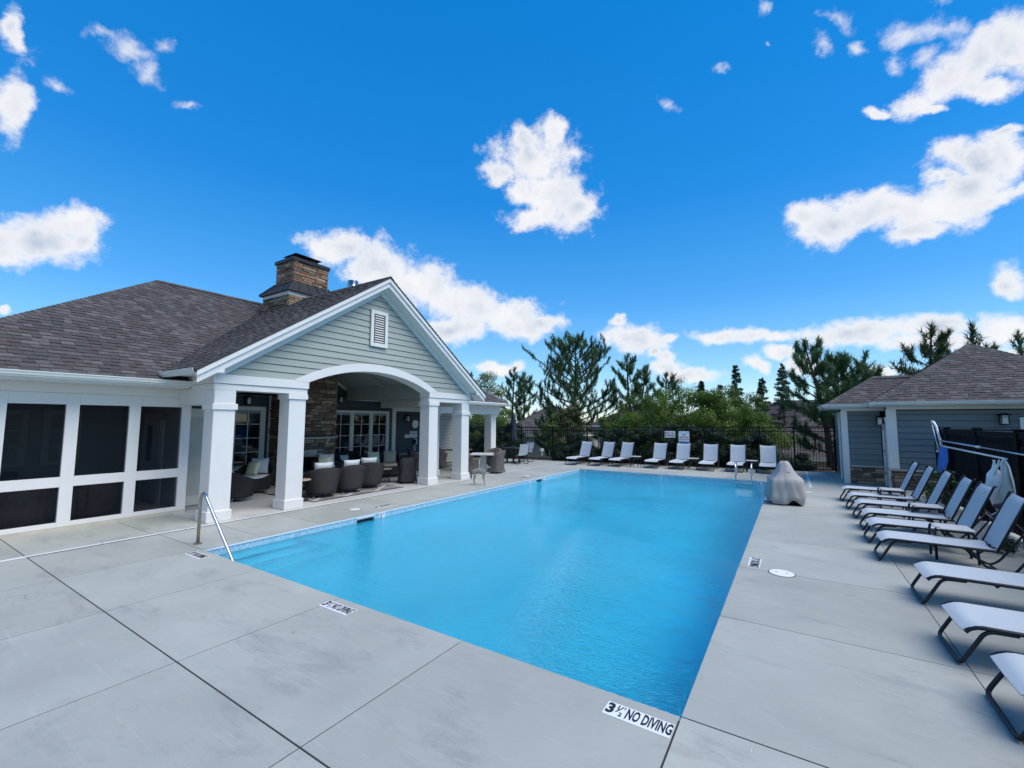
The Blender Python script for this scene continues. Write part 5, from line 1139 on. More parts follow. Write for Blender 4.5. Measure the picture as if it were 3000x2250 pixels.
# ------------------------------------------------------------------ cushions and wicker
def cushion(w, d, h, puff_=.35, n=12):
    """pillow: w along x, d along y, thickness h, pinched corners"""
    b = MB(); vs = []
    for sgn in (1, -1):
        for i in range(n + 1):
            for j in range(n + 1):
                u = 2 * i / n - 1; v = 2 * j / n - 1
                k = (1 - abs(u) ** 3.2) ** .55 * (1 - abs(v) ** 3.2) ** .55 if abs(u) < 1 and abs(v) < 1 else 0
                pin = 1 - .10 * puff_ / .35 * (u * u * (1 - v * v) + v * v * (1 - u * u)) * .6
                vs.append((u * w / 2 * (1 - .06 * (1 - v * v) * 0 ) * pin, v * d / 2 * pin, sgn * h / 2 * k))
    N_ = (n + 1) ** 2
    F = [(i * (n + 1) + j, (i + 1) * (n + 1) + j, (i + 1) * (n + 1) + j + 1, i * (n + 1) + j + 1) for i in range(n) for j in range(n)]
    b.add(vs, F + [tuple(N_ + q for q in reversed(f)) for f in F]); return b
def rbox(x0, x1, y0, y1, z0, z1, c=.03, seg=3):
    bm = bmesh.new(); bmesh.ops.create_cube(bm, size=1)
    for v in bm.verts: v.co = Vector(((x0 + x1) / 2 + v.co.x * (x1 - x0), (y0 + y1) / 2 + v.co.y * (y1 - y0), (z0 + z1) / 2 + v.co.z * (z1 - z0)))
    bmesh.ops.bevel(bm, geom=bm.edges[:], offset=c, segments=seg, affect='EDGES'); b = MB(); b.frombm(bm); return b
def shell(r0, r1, zb, back, front, th=.045, n=40, sy=1.0, power=1.0, flare=0.0):
    """tub-chair shell open to +x: rim high at the back (-x) and low at the front"""
    b = MB(); vs = []; m_ = 8
    def rim(a): c = (1 - cos(a)) / 2; return front + (back - front) * c ** power
    for lay in (0, 1):
        for i in range(m_ + 1):
            for j in range(n):
                a = 2 * pi * j / n; H_ = rim(a); tt = i / m_; z = zb + (H_ - zb) * tt; rr = r0 + (r1 - r0) * tt ** .8 + flare * (max(0, tt - .5) * 2) ** 2 - (th if lay else 0)
                vs.append((rr * cos(a), rr * sin(a) * sy, z))
    N_ = (m_ + 1) * n
    for i in range(m_):
        for j in range(n):
            q = (i * n + j, i * n + (j + 1) % n, (i + 1) * n + (j + 1) % n, (i + 1) * n + j); b.f.append(q); b.f.append(tuple(N_ + k for k in reversed(q)))
    for j in range(n): b.f.append((m_ * n + j, m_ * n + (j + 1) % n, N_ + m_ * n + (j + 1) % n, N_ + m_ * n + j))
    b.f.append(tuple(reversed(range(n)))); b.v = vs; return b
def place(mb, name, m, par, loc=(0, 0, 0), rot=(0, 0, 0), smooth=True):
    o = mb.build(name, m, par, smooth); o.location = loc; o.rotation_euler = rot; return o
def barrel(label, group, loc, rz, pil='white', pil2=None):
    t = thing('barrel_chair', label, 'armchair', loc, rz, group)
    place(shell(.36, .47, .10, .80, .42, .05), 'wicker_shell', 'wicker', t)
    MB().lathe([(.38, .36), (.41, .38), (.41, .455), (.38, .475), (0.01, .48)], n=32).build('seat_cushion', 'whitecloth', t, True)
    if pil: place(cushion(.46, .46, .15), 'pillow', {'white': 'greycloth', 'yellow': 'yellowcloth'}[pil], t, (-.23, .04, .72), (RAD(0), RAD(68), 0))
    if pil2: place(cushion(.42, .42, .14), 'pillow', 'yellowcloth', t, (-.06, -.10, .67), (RAD(10), RAD(62), RAD(-25)))
    MB().lathe([(.05, .02), (.05, .1)], n=12).build('swivel_post', 'steel', t, True)
    b = MB()
    for k in range(4): a = pi / 4 + k * pi / 2; b.beam((0, 0, .035), (.36 * cos(a), .36 * sin(a), .02), .05, .022); b.tube([(.345 * cos(a), .345 * sin(a), 0), (.345 * cos(a), .345 * sin(a), .055)], .014, 6)
    b.build('star_base', 'steel', t); return t
GB = 'black wicker barrel chairs on the patio'
b0 = barrel('black wicker barrel chair half hidden by the nearest patio column', GB, (-11.25, 2.42, 0), RAD(95), 'white')
b1 = barrel('black wicker barrel chair with white and yellow pillows under the left window', GB, (-12.15, 3.35, 0), RAD(-35), 'white', True)
dup(b0, (-9.98, 3.95, 0), RAD(160), 'nearest black barrel chair of the three on the patio rug, beside the second column', GB)
dup(b0, (-10.05, 4.85, 0), RAD(165), 'middle black barrel chair of the three on the patio rug', GB)
dup(b0, (-10.25, 5.70, 0), RAD(150), 'farthest black barrel chair of the three on the patio rug', GB)
b5 = barrel('black wicker chair facing the pool before the fireplace with yellow and white pillows', GB, (-11.9, 5.45, 0), RAD(-18), 'white', True)
# rug
t = thing('patio_rug', 'grey and brown plaid outdoor rug under the barrel chairs', 'rug', (-10.6, 4.9, 0), world=True)
rm = bpy.data.materials.new('plaid_rug'); rm.use_nodes = True; tt = rm.node_tree; PP = tt.nodes['Principled BSDF']; PP.inputs['Roughness'].default_value = .95
gg = tt.nodes.new('ShaderNodeNewGeometry'); ww = []
for rot, sc in ((.62, 2.0), (-.62, 2.0)):
    mp = tt.nodes.new('ShaderNodeMapping'); mp.inputs[2].default_value = (0, 0, rot); tt.links.new(gg.outputs['Position'], mp.inputs[0])
    w_ = tt.nodes.new('ShaderNodeTexWave'); w_.wave_type = 'BANDS'; w_.inputs['Scale'].default_value = .55; w_.wave_profile = 'SAW'; tt.links.new(mp.outputs[0], w_.inputs['Vector'])
    gt = tt.nodes.new('ShaderNodeMath'); gt.operation = 'GREATER_THAN'; gt.inputs[1].default_value = .86; tt.links.new(w_.outputs[0], gt.inputs[0]); ww.append(gt.outputs[0])
mxx = tt.nodes.new('ShaderNodeMath'); mxx.operation = 'MAXIMUM'; tt.links.new(ww[0], mxx.inputs[0]); tt.links.new(ww[1], mxx.inputs[1])
cm = tt.nodes.new('ShaderNodeMix'); cm.data_type = 'RGBA'; cm.inputs[6].default_value = (.16, .15, .145, 1); cm.inputs[7].default_value = (.42, .42, .42, 1); tt.links.new(mxx.outputs[0], cm.inputs[0]); tt.links.new(cm.outputs[2], PP.inputs['Base Color'])
M['rug'] = rm; MB().bbox((-11.75, 3.36, .001), (-9.42, 6.33, .014), .004).build('rug_field', 'rug', t)
e = MB(); e.box((-11.77, 3.34, .001), (-11.75, 6.35, .017)); e.box((-9.42, 3.34, .001), (-9.40, 6.35, .017)); e.box((-11.75, 3.34, .001), (-9.42, 3.36, .017)); e.box((-11.75, 6.33, .001), (-9.42, 6.35, .017)); e.build('rug_binding', 'black', t)
# loveseats
def loveseat(label, loc, rz, W_=1.3, m='wickerblue', cm_='tan', pil=(), back=.86):
    t = thing('loveseat', label, 'sofa', loc, rz)
    rbox(-.38, .38, -W_ / 2, W_ / 2, .06, .38, .04).build('wicker_base', m, t, True)
    b = sheet(lambda u, v: (-.36 - .10 * u - .05 * sin(v * pi), -W_ / 2 + .0 + v * W_, .36 + u * (back - .36 - .06 * abs(2 * v - 1) ** 3)), 8, 16, .05); place(b, 'wicker_back', m, t)
    rbox(-.44, -.36, -W_ / 2, W_ / 2, .3, back - .05, .03).build('back_frame', m, t, True)
    for s in (-1, 1):
        b = MB(); ys = sorted((s * W_ / 2, s * (W_ / 2 - .08))); b.slab([(-.42, ys[0], .3), (.36, ys[0], .3), (.36, ys[0], .50), (.1, ys[0], .60), (-.25, ys[0], .74), (-.44, ys[0], back)], (0, .08, 0)); b.build('arm', m, t)
    rbox(-.34, .40, -W_ / 2 + .09, W_ / 2 - .09, .38, .48, .035).build('seat_cushion', cm_, t, True)
    for (y, m2, sz, tilt) in pil: place(cushion(sz, sz, .15), 'pillow', m2, t, (-.20, y, .48 + sz * .45), (RAD(0), RAD(75), RAD(tilt)))
    for x in (-.33, .33):
        for y in (-W_ / 2 + .06, W_ / 2 - .06): MB().box((x - .025, y - .025, 0), (x + .025, y + .025, .08)).build('foot', 'black', t)
    return t
loveseat('charcoal wicker loveseat by the clock wall with pale yellow and tan pillows', (-11.95, 7.75, 0), RAD(-30), 1.3, pil=((-.30, 'yellowcloth', .44, 8), (.28, 'tan', .46, -10)))
loveseat('dark ribbed loveseat with grey pillow by the right windows behind the rug', (-12.55, 6.9, 0), RAD(0), 1.0, 'wicker', 'tan', pil=((-.2, 'greycloth', .36, 4),), back=.92)
# blue-charcoal skirted dining chair seen from behind
def skirt_chair(label, loc, rz, m, group=None, back=.90):
    t = thing('wicker_chair', label, 'armchair', loc, rz, group)
    b = MB(); n = 36; vs = []; H_ = lambda a: .62 + (back - .62) * max(0, -cos(a)) ** .6 if cos(a) < 0 else .62
    prof = [(.0, 1.06), (.15, .98), (.45, .90), (.75, .98), (1.0, 1.12)]
    for lay in (0, 1):
        for tq, k in prof:
            for j in range(n):
                a = 2 * pi * j / n; q = 1 / max(abs(cos(a)), abs(sin(a))) ** .5; rr = (.30 if not lay else .245) * k * q
                vs.append((rr * cos(a), rr * sin(a), .06 + (H_(a) - .06) * tq))
    K_ = len(prof); N_ = K_ * n
    for i in range(K_ - 1):
        for j in range(n):
            f = (i * n + j, i * n + (j + 1) % n, (i + 1) * n + (j + 1) % n, (i + 1) * n + j); b.f.append(f); b.f.append(tuple(N_ + k for k in reversed(f)))
    for j in range(n): b.f.append(((K_ - 1) * n + j, (K_ - 1) * n + (j + 1) % n, N_ + (K_ - 1) * n + (j + 1) % n, N_ + (K_ - 1) * n + j))
    b.v = vs; place(b, 'wicker_shell', m, t)
    rbox(-.24, .26, -.24, .24, .42, .50, .03).build('seat_cushion', 'tan', t, True)
    for x in (-.26, .26):
        for y in (-.26, .26): MB().tube([(x, y, 0), (x * .95, y * .95, .09)], [.014, .02], 6).build('foot', 'black', t)
    return t
skirt_chair('charcoal blue wicker chair just left of the third column', (-10.08, 7.15, 0), RAD(150), 'wickerblue', back=.84)
GD = 'grey-brown wicker dining chairs'
c0 = skirt_chair('grey-brown wicker chair behind the coyote figure, left of the pale table', (-9.98, 10.45, 0), RAD(40), 'wickerbrown', GD)
dup(c0, (-9.22, 11.05, 0), RAD(175), 'grey-brown wicker chair right of the pale table, nearest the far column', GD)
dup(c0, (-10.75, 11.0, 0), RAD(-5), 'grey-brown wicker chair behind the pale table, beside the wing column', GD)
dup(c0, (-10.0, 11.9, 0), RAD(-90), 'grey-brown wicker chair on the far side of the pale table', GD)
dup(c0, (-12.3, 11.15, 0), RAD(100), 'grey-brown wicker chair before the beige wall seen between the third and fourth columns', GD)
dup(c0, (-12.5, 9.9, 0), RAD(60), 'dark wicker chair in the corner under the wall phone', GD)
def ped_table(label, loc, w, d, h, mt, mb_, rz=0):
    t = thing('dining_table', label, 'table', loc, rz)
    MB().bbox((-w / 2, -d / 2, h - .045), (w / 2, d / 2, h), .01).build('table_top', mt, t); rbox(-.12, .12, -.12, .12, .0, h - .045, .01, 1).build('pedestal', mb_, t); rbox(-.3, .3, -.3, .3, 0, .05, .01, 1).build('base_plate', mb_, t)
    return t
ped_table('pale square dining table between grey-brown wicker chairs', (-9.72, 10.9, 0), 1.02, .92, .745, 'stonetop', 'winframe', RAD(30))
ped_table('grey-brown table by the beige wall behind the columns', (-12.1, 12.1, 0), 1.0, 1.0, .76, mat('brown_table_top', (.24, .20, .18), .5), 'winframe')
ped_table('low white-topped coffee table behind the row of barrel chairs', (-11.25, 4.55, 0), .9, .9, .42, 'stonetop', 'black')
# round wire side tables
def wire_table(label, loc, r0=.2, h=.5):
    t = thing('wire_side_table', label, 'side table', loc, 0, 'round wire side tables'); MB().lathe([(r0 + .03, h - .03), (r0 + .045, h - .015), (r0 + .03, h)], n=28).build('round_top', 'wood', t, True)
    b = MB(); n = 12
    for k in range(n):
        a = 2 * pi * k / n; c = a + .55
        for s in (1, -1): b.tube([(r0 * cos(a), r0 * sin(a), h - .03), (r0 * .62 * cos(a + s * .5), r0 * .62 * sin(a + s * .5), h * .5), (r0 * .95 * cos(a + s), r0 * .95 * sin(a + s), .01)], .005, 5)
    for z, q in ((.012, .95), (h * .5, .62)): b.tube([(r0 * q * cos(2 * pi * k / 20), r0 * q * sin(2 * pi * k / 20), z) for k in range(20)], .006, 5, closed=True)
    b.build('wire_base', 'black', t); return t
wire_table('round wood-topped wire table against the second column', (-9.78, 3.22, 0), .2, .55)
wire_table('round wire basket table at the far end of the rug', (-10.7, 6.75, 0), .19, .46)
wire_table('round table between the two left barrel chairs under the window', (-12.35, 2.6, 0), .22, .55)
wire_table('round table before the right windows', (-12.6, 7.85, 0), .24, .6)
# black cafe table with four sling chairs and a closed umbrella
t = thing('cafe_table', 'round black cafe table with the closed umbrella through it', 'table', (-10.95, 15.05, 0)); MB().lathe([(.5, .70), (.53, .715), (.53, .735), (.5, .74)], n=40).build('table_top', 'frame', t, True)
b = MB(); b.lathe([(.05, .03), (.05, .7)], n=14)
for k in range(4): a = pi / 4 + k * pi / 2; b.beam((0, 0, .05), (.38 * cos(a), .38 * sin(a), .02), .05, .035)
b.build('pedestal', 'frame', t)
for a in (-1, 1): MB().bbox((a * .36 - .03, -.03, 0), (a * .36 + .03, .03, .7), .006).build('leg', 'frame', t)
u = thing('patio_umbrella', 'closed navy patio umbrella standing in the round black table', 'umbrella', (-10.95, 15.05, 0))
MB().lathe([(.019, .745), (.019, 2.42), (.03, 2.43), (.02, 2.47)], n=12).build('pole', 'black', u, True); ub = MB(); n = 24; vs = []
for rr, zz in ((.04, 2.42), (.09, 2.2), (.12, 1.9), (.10, 1.65), (.14, 1.35), (.16, 1.12), (.10, 1.03)):
    for j in range(n): a = 2 * pi * j / n; q = rr * (1 + .28 * sin(8 * a)); vs.append((q * cos(a), q * sin(a), zz))
ub.add(vs, [(i * n + j, (i + 1) * n + j, (i + 1) * n + (j + 1) % n, i * n + (j + 1) % n) for i in range(6) for j in range(n)]); ub.build('canopy', 'umbrella', u, True); MB().tube([(.08 * cos(k * pi / 8), .08 * sin(k * pi / 8), 1.63) for k in range(16)], .008, 5, closed=True).build('tie_strap', 'umbrella', u)
def sling_chair(label, loc, rz):
    t = thing('sling_chair', label, 'chair', loc, rz, 'sling chairs round the black table')
    sheet(lambda a, v: (-.22 + a * .46, -.24 + v * .48, .42 - .03 * sin(a * pi) * sin(v * pi)), 6, 4, .006).build('seat_sling', 'sling', t, True)
    sheet(lambda a, v: (-.24 - .16 * a, -.24 + v * .48, .46 + a * .50), 8, 4, .006).build('back_sling', 'sling', t, True)
    for s in (-1, 1):
        y = s * .26; MB().tube(arc([(-.41, y, .98), (-.24, y, .44), (.24, y, .43)], 4), .015, 6).build('side_rail', 'frame', t, True)
        MB().tube(arc([(-.30, y, .62), (.20, y, .64), (.28, y, .55), (.22, y, .02), (-.28, y, .02), (-.22, y, .42)], 4), .015, 6).build('arm_and_sled', 'frame', t, True)
    MB().tube([(.24, -.26, .42), (.24, .26, .42)], .013, 6).build('cross_bar', 'frame', t, True); MB().tube([(-.40, -.26, .97), (-.40, .26, .97)], .013, 6).build('cross_bar', 'frame', t, True); return t
k0 = sling_chair('white sling chair nearest the pool, turned from the round black table', (-10.35, 14.75, 0), RAD(150)); 
dup(k0, (-11.3, 14.35, 0), RAD(65), 'white sling chair left front of the round black table'); dup(k0, (-10.75, 15.9, 0), RAD(-95), 'white sling chair on the far side of the black table'); dup(k0, (-11.9, 15.2, 0), RAD(10), 'white sling chair left behind the round black table')
# screened-room wicker seating
def tub_sofa(label, loc, rz, W_):
    t = thing('wicker_sofa', label, 'sofa', loc, rz); rbox(-.42, .36, -W_ / 2, W_ / 2, .08, .42, .06).build('wicker_base', 'wickerbrown', t, True)
    place(sheet(lambda u, v: (-.42 - .06 * u + .22 * abs(2 * v - 1) ** 4, -W_ / 2 + v * W_, .4 + u * .42), 6, 20, .05), 'wicker_back', 'wickerbrown', t); rbox(-.48, -.38, -W_ / 2 + .05, W_ / 2 - .05, .1, .78, .04).build('back_frame', 'wickerbrown', t, True)
    for s in (-1, 1): rbox(-.4, .36, s * W_ / 2 - .07, s * W_ / 2 + .07, .1, .62, .05).build('arm', 'wickerbrown', t, True)
    rbox(-.34, .36, -W_ / 2 + .1, W_ / 2 - .1, .42, .52, .04).build('seat_cushion', 'tan', t, True)
tub_sofa('wicker sofa seen from behind through the left screen panels', (-11.55, -1.25, 0), RAD(180), 1.2); tub_sofa('wicker armchair seen from behind through the middle screen panel', (-11.7, -.15, 0), RAD(190), .75)
tub_sofa('wicker sofa against the far wall of the screened room', (-14.2, -1.6, 0), RAD(0), 1.5)

# ------------------------------------------------------------------ coyote decoy
def skin_body():
    joints = [  # position (x forward), radius xy
        ((0, 0, .44), .085), ((-.13, 0, .445), .088), ((.13, 0, .435), .088), ((.20, 0, .45), .075), ((.25, 0, .53), .052), ((.28, 0, .575), .046), ((.335, 0, .565), .034), ((.40, 0, .545), .017),
        ((-.19, 0, .425), .055)]
    ed = [(0, 1), (0, 2), (2, 3), (3, 4), (4, 5), (5, 6), (6, 7), (1, 8)]
    def add(pt, r, par): joints.append((pt, r)); ed.append((par, len(joints) - 1)); return len(joints) - 1
    tl = add((-.235, 0, .36), .030, 8); tl = add((-.25, 0, .26), .036, tl); add((-.245, 0, .17), .012, tl)
    for s, dx in ((1, .0), (-1, .045)):
        a = add((-.155 + dx * .3, s * .048, .36), .05, 1); a = add((-.135 + dx, s * .05, .27), .028, a); a = add((-.185 + dx, s * .05, .17), .016, a); a = add((-.165 + dx * 1.3, s * .05, .05), .012, a); add((-.14 + dx * 1.3, s * .05, .012), .014, a)
        a = add((.165, s * .045, .36), .04, 2); a = add((.165 - dx * .2, s * .046, .23), .021, a); a = add((.175 + dx * .6, s * .046, .09), .013, a); a = add((.175 + dx, s * .046, .03), .012, a); add((.20 + dx, s * .046, .012), .014, a)
    me = bpy.data.meshes.new('coyote'); me.from_pydata([j[0] for j in joints], ed, []); o = bpy.data.objects.new('coyote_decoy', me); COL.objects.link(o)
    sk_ = o.modifiers.new('skin', 'SKIN'); 
    for v, j in zip(me.skin_vertices[0].data, joints): v.radius = (j[1] * .82, j[1])
    me.skin_vertices[0].data[0].use_root = True
    o.modifiers.new('sub', 'SUBSURF').levels = 2; o.modifiers['sub'].render_levels = 2
    dg = bpy.context.evaluated_depsgraph_get(); m2 = bpy.data.meshes.new_from_object(o.evaluated_get(dg)); bpy.data.objects.remove(o); m2.materials.clear(); m2.materials.append(M['coyote']); m2.shade_smooth(); return m2
t = thing('coyote_decoy', 'grey coyote decoy figure standing on the deck by the wicker dining set', 'coyote figure', (-7.80, 8.03, 0), RAD(22))
bo = link('body', skin_body(), t)
for s in (-1, 1):
    e = MB(); e.add([(.262, s * .018, .60), (.262, s * .048, .59), (.295, s * .034, .598), (.268, s * .040, .668)], [(0, 1, 3), (1, 2, 3), (2, 0, 3), (0, 2, 1)]); e.build('ear', 'coyote', t)
    MB().lathe([(.001, -.005), (.005, -.003), (.005, .003), (.001, .005)], (.33, s * .028, .583), 8).build('eye', 'ink', t)
MB().lathe([(.002, -.007), (.009, -.004), (.009, .004), (.002, .007)], (.413, 0, .548), 8).build('nose', 'ink', t)
for o_ in t.children: pass
t.scale = (1, 1, 1)
# ------------------------------------------------------------------ vegetation
def leafmat(name, c, c2, rough=.6, trans=.25):
    m = mat(name, c, rough, .25, .8, col2=c2, island=.35, hue=.012, spec=.3)
    t = m.node_tree; P = t.nodes['Principled BSDF']
    tl = t.nodes.new('ShaderNodeBsdfTranslucent'); mx = t.nodes.new('ShaderNodeMixShader'); mx.inputs[0].default_value = trans
    src = P.inputs['Base Color'].links[0].from_socket; t.links.new(src, tl.inputs[0]); t.links.new(P.outputs[0], mx.inputs[1]); t.links.new(tl.outputs[0], mx.inputs[2]); t.links.new(mx.outputs[0], t.nodes['Material Output'].inputs[0]); return m
M['bark'] = mat('pine_bark', (.085, .06, .045), .9, .3, 8, .6, 30)
M['pine'] = leafmat('pine_needles', (.045, .115, .05), (.115, .21, .08))
M['pine_lit'] = leafmat('sunlit_pine_needles', (.05, .085, .028), (.10, .14, .05))  # yellower copy of the pine needles, sunlight put into the colour
M['cedar'] = leafmat('cedar_foliage', (.05, .10, .055), (.10, .17, .09))
M['myrtle'] = leafmat('bright_green_leaves', (.06, .13, .02), (.16, .25, .035), trans=.4)
M['decid'] = leafmat('mid_green_leaves', (.05, .11, .022), (.13, .21, .045), trans=.35)
M['decid_lit'] = leafmat('yellow_green_leaves', (.11, .15, .025), (.24, .26, .06), trans=.4)  # leaf green yellowed; sunlight on the tree behind the gable put into colour
M['hedge'] = leafmat('dark_shrub_leaves', (.014, .036, .018), (.04, .075, .035))
M['magnolia'] = leafmat('magnolia_leaves', (.03, .055, .02), (.16, .15, .06))
M['wispy'] = leafmat('grey_green_twigs', (.08, .11, .075), (.15, .18, .13))
def pine(label, x, y, h, w, seed, zc=.18, m='pine', dens=1.0, needle=.24, lean=0, name='pine_tree', group='pine trees beyond the fence', stems=1, top=1.0):
    r = random.Random(seed); z0 = grass_z(x, y); H_ = h - z0; t = thing(name, label, 'tree', (x, y, z0), group=group); tr_ = MB(); cr_ = MB()
    def tuft(p, d, s):
        d = d.normalized(); a = d.cross(Vector((0, 0, 1)) if abs(d.z) < .9 else Vector((1, 0, 0))).normalized(); b_ = d.cross(a)
        for k in range(int(12 * dens)):
            th = r.uniform(0, 2 * pi); sp = r.uniform(.15, .95); v = (d * r.uniform(.7, 1.1) + (a * cos(th) + b_ * sin(th)) * sp).normalized() * s * r.uniform(.7, 1.15)
            q = p - d * r.uniform(0, s * 1.3); side = v.cross(Vector((r.uniform(-1, 1), r.uniform(-1, 1), r.uniform(-1, 1)))).normalized() * s * .05
            cr_.add([q - side, q + side, q + v], [(0, 1, 2)])
    def limb(p, d, L, rad, lvl):
        n = 5; pts = [p]; dd = d.copy()
        for i in range(n):
            dd = (dd + Vector((r.uniform(-.12, .12), r.uniform(-.12, .12), (.07 + .05 * lvl)))).normalized(); pts.append(pts[-1] + dd * L / n)
        tr_.tube(pts, [rad * (1 - .75 * i / n) for i in range(n + 1)], 5 if lvl else 6, caps=False)
        for i in range(2 if lvl == 0 else 1, n + 1):
            if lvl < 1 or (lvl == 1 and L > .9 and r.random() < .3):
                for s in range(r.choice((1, 2, 2)) if lvl == 0 else 1):
                    a = r.uniform(0, 2 * pi); q = (dd + Vector((cos(a), sin(a), r.uniform(-.1, .4))) * .9).normalized(); limb(pts[i], q, L * r.uniform(.28, .45), rad * .45, lvl + 1)
            if (lvl >= 1 and i >= 1) or i >= 3:
                for _ in range(2 if i == n else 1): tuft(pts[i], dd + Vector((r.uniform(-.55, .55), r.uniform(-.6, .6), .18)), needle * r.uniform(.8, 1.2))
    for st in range(stems):
        off = 0 if stems == 1 else (st - (stems - 1) / 2) * w * .16; hh = H_ * (1 - .12 * st); n = 10; spine = []
        for i in range(n + 1):
            f = i / n; spine.append(Vector((off * f * 2 + lean * f * f + .12 * sin(f * 5 + seed), .1 * sin(f * 4 + seed * 2), hh * f)))
        R0 = .018 * hh + .05; tr_.tube(spine, [R0 * (1 - .88 * i / n) for i in range(n + 1)], 8)
        nb = int(25 * top)
        for k in range(nb):
            f = zc + (1 - zc) * (k + r.uniform(0, .6)) / nb; f = min(f, .985); i = int(f * n); p = spine[i].lerp(spine[min(i + 1, n)], f * n - i); a = k * 2.4 + r.uniform(-.4, .4)
            g = (f - zc) / (1 - zc); prof = (.78 + .22 * sin(min(1, g * 2.2) * pi / 2)) * (1 - g ** 1.7) ** .6; L = w / 2 * prof * r.uniform(.75, 1.12) / (1.0 if stems == 1 else 1.25); rise = .12 + .70 * g
            limb(p, Vector((cos(a), sin(a), rise)).normalized(), max(L, .25), .012 + .02 * L, 0 if L > .7 else 1)
        for _ in range(4): tuft(spine[-1], Vector((0, 0, 1)), needle * 1.3)
    tr_.build('trunk', 'bark', t, True); cr_.build('crown', m, t); return t
def leafy(label, x, y, h, w, seed, m='decid', name='leafy_tree', n=9000, leaf=.09, zb=.12, group=None, cat='tree', sq=1.0, clumps=26, up=.2, pz=1.0, stem=True, z0=None):
    r = random.Random(seed); z0 = grass_z(x, y) if z0 is None else z0; H_ = h - z0; t = thing(name, label, cat, (x, y, z0), group=group); cr_ = MB(); tr_ = MB(); cl = []
    for k in range(clumps):
        f = r.random() ** .85; g = zb + (1 - zb) * f; wid = w / 2 * sqrt(max(.06, 1 - (abs(f - .38) / .64) ** 2.2 * pz)); a = r.uniform(0, 2 * pi); q = wid * sqrt(r.random()) * .86
        cl.append((Vector((q * cos(a), q * sin(a) * sq, g * H_)), r.uniform(.12, .24) * w * (1.1 - .45 * f)))
    if stem:
        for c, rad in cl: tr_.tube([(0, 0, 0), (c.x * .15, c.y * .15, c.z * .45), tuple(c)], [.03 + .006 * H_, .02 + .003 * H_, .006], 5, caps=False)
        tr_.build('trunk', 'bark', t, True)
    tot = sum(c[1] ** 2 for c in cl)
    for c, rad in cl:
        for k in range(int(n * rad * rad / tot)):
            v = Vector((r.gauss(0, 1), r.gauss(0, 1), r.gauss(0, 1))); v.normalize(); p = c + Vector((v.x, v.y, v.z * .72)) * rad * r.random() ** .4
            nn = (v + Vector((r.uniform(-.8, .8), r.uniform(-.8, .8), r.uniform(-.3, .9) + up))).normalized(); a = nn.cross(Vector((r.uniform(-1, 1), r.uniform(-1, 1), r.uniform(-1, 1)))).normalized(); b_ = nn.cross(a); s = leaf * r.uniform(.6, 1.3)
            cr_.add([p - a * s * .5, p + b_ * s * .32, p + a * s * .55, p - b_ * s * .32], [(0, 1, 2, 3)])
    cr_.build('crown' if cat == 'tree' else 'foliage', m, t); return t
def cedar(label, x, y, h, w, seed, m='cedar', n=14000):
    r = random.Random(seed); z0 = grass_z(x, y); H_ = h - z0; t = thing('conifer', label, 'tree', (x, y, z0), group='slender conifers beyond the fence'); cr_ = MB(); tr_ = MB(); tr_.tube([(0, 0, 0), (0, 0, H_)], [.1, .01], 6)
    nbr = int(H_ * 26)
    for k in range(nbr):
        f = .12 + .88 * r.random() ** .8; a = r.uniform(0, 2 * pi); L = w / 2 * (1 - f) ** .8 * r.uniform(.6, 1.2) + .12; d = Vector((cos(a), sin(a), r.uniform(.0, .35))); p0 = Vector((0, 0, f * H_)); side = Vector((-sin(a), cos(a), 0))
        tr_.tube([p0, p0 + d * L], [.012, .004], 3, caps=False)
        for q in range(int(n / nbr)):
            u_ = r.random() ** .6; p = p0 + d * L * u_ + side * r.uniform(-.3, .3) * L * (1 - u_ * .6) + Vector((0, 0, -.15 * u_ * u_ * L + r.gauss(0, .03))); v = (d * .5 + Vector((r.uniform(-1, 1), r.uniform(-1, 1), r.uniform(-.5, .9)))).normalized() * .13; s = v.cross(Vector((0, 0, 1))).normalized() * .026
            cr_.add([p - s, p + s, p + v], [(0, 1, 2)])
    tr_.build('trunk', 'bark', t)
    cr_.build('crown', m, t)
pine('tallest spreading pine beyond the fence, left of the signs', -13.1, 27, 8.2, 7.2, 3, zc=.28, dens=1.2, needle=.28, top=1.8)
pine('ragged two-stemmed pine to the right of the tallest pine', -8.4, 27, 6.8, 4.4, 8, zc=.2, stems=2, needle=.27)
pine('dark low pine filling the gap right of the two-stemmed pine', -6.6, 27.5, 5.3, 3.6, 9, zc=.12, needle=.26)
pine('broad many-topped pine just left of the pool house roof', 2.35, 25, 6.4, 5.2, 12, zc=.12, stems=2, needle=.30, dens=1.15, top=1.2)
pine('shorter pine leaning beside the pool house corner', 4.0, 25.6, 5.6, 3.6, 14, zc=.1, needle=.28)
pine('sunlit pine rising behind the left end of the pool house roof', 6.5, 25.5, 6.75, 3.6, 15, zc=.1, m='pine_lit', needle=.34)
pine('pine top showing just left of the pool house roof peak', 8.0, 26, 6.7, 2.6, 16, zc=.1, m='pine_lit', needle=.34)
pine('thin pine top showing just right of the pool house roof peak', 9.6, 26, 6.15, 2.2, 17, zc=.1, needle=.3)
pine('tall thin bare-stemmed pine far left, the leftmost of the pair', -25.6, 38, 8.0, 3.6, 21, zc=.42, needle=.34, dens=.8)
pine('tall thin bare-stemmed pine far left, the right one of the pair', -24.2, 38, 7.4, 3.4, 22, zc=.40, needle=.34, dens=.8)
pine('pine crown peeping over the right slope of the clubhouse gable', -25.2, 29, 6.6, 4.2, 23, zc=.15, needle=.3)
pine('low spreading pine in front of the grey hipped house', -14.5, 25.5, 3.0, 2.8, 24, zc=.05, needle=.28)
leafy('yellow-green leafy tree rising right behind the clubhouse gable', -23.6, 30, 6.3, 6.0, 31, 'decid_lit', n=16000, leaf=.13, group='leafy trees beyond the fence')
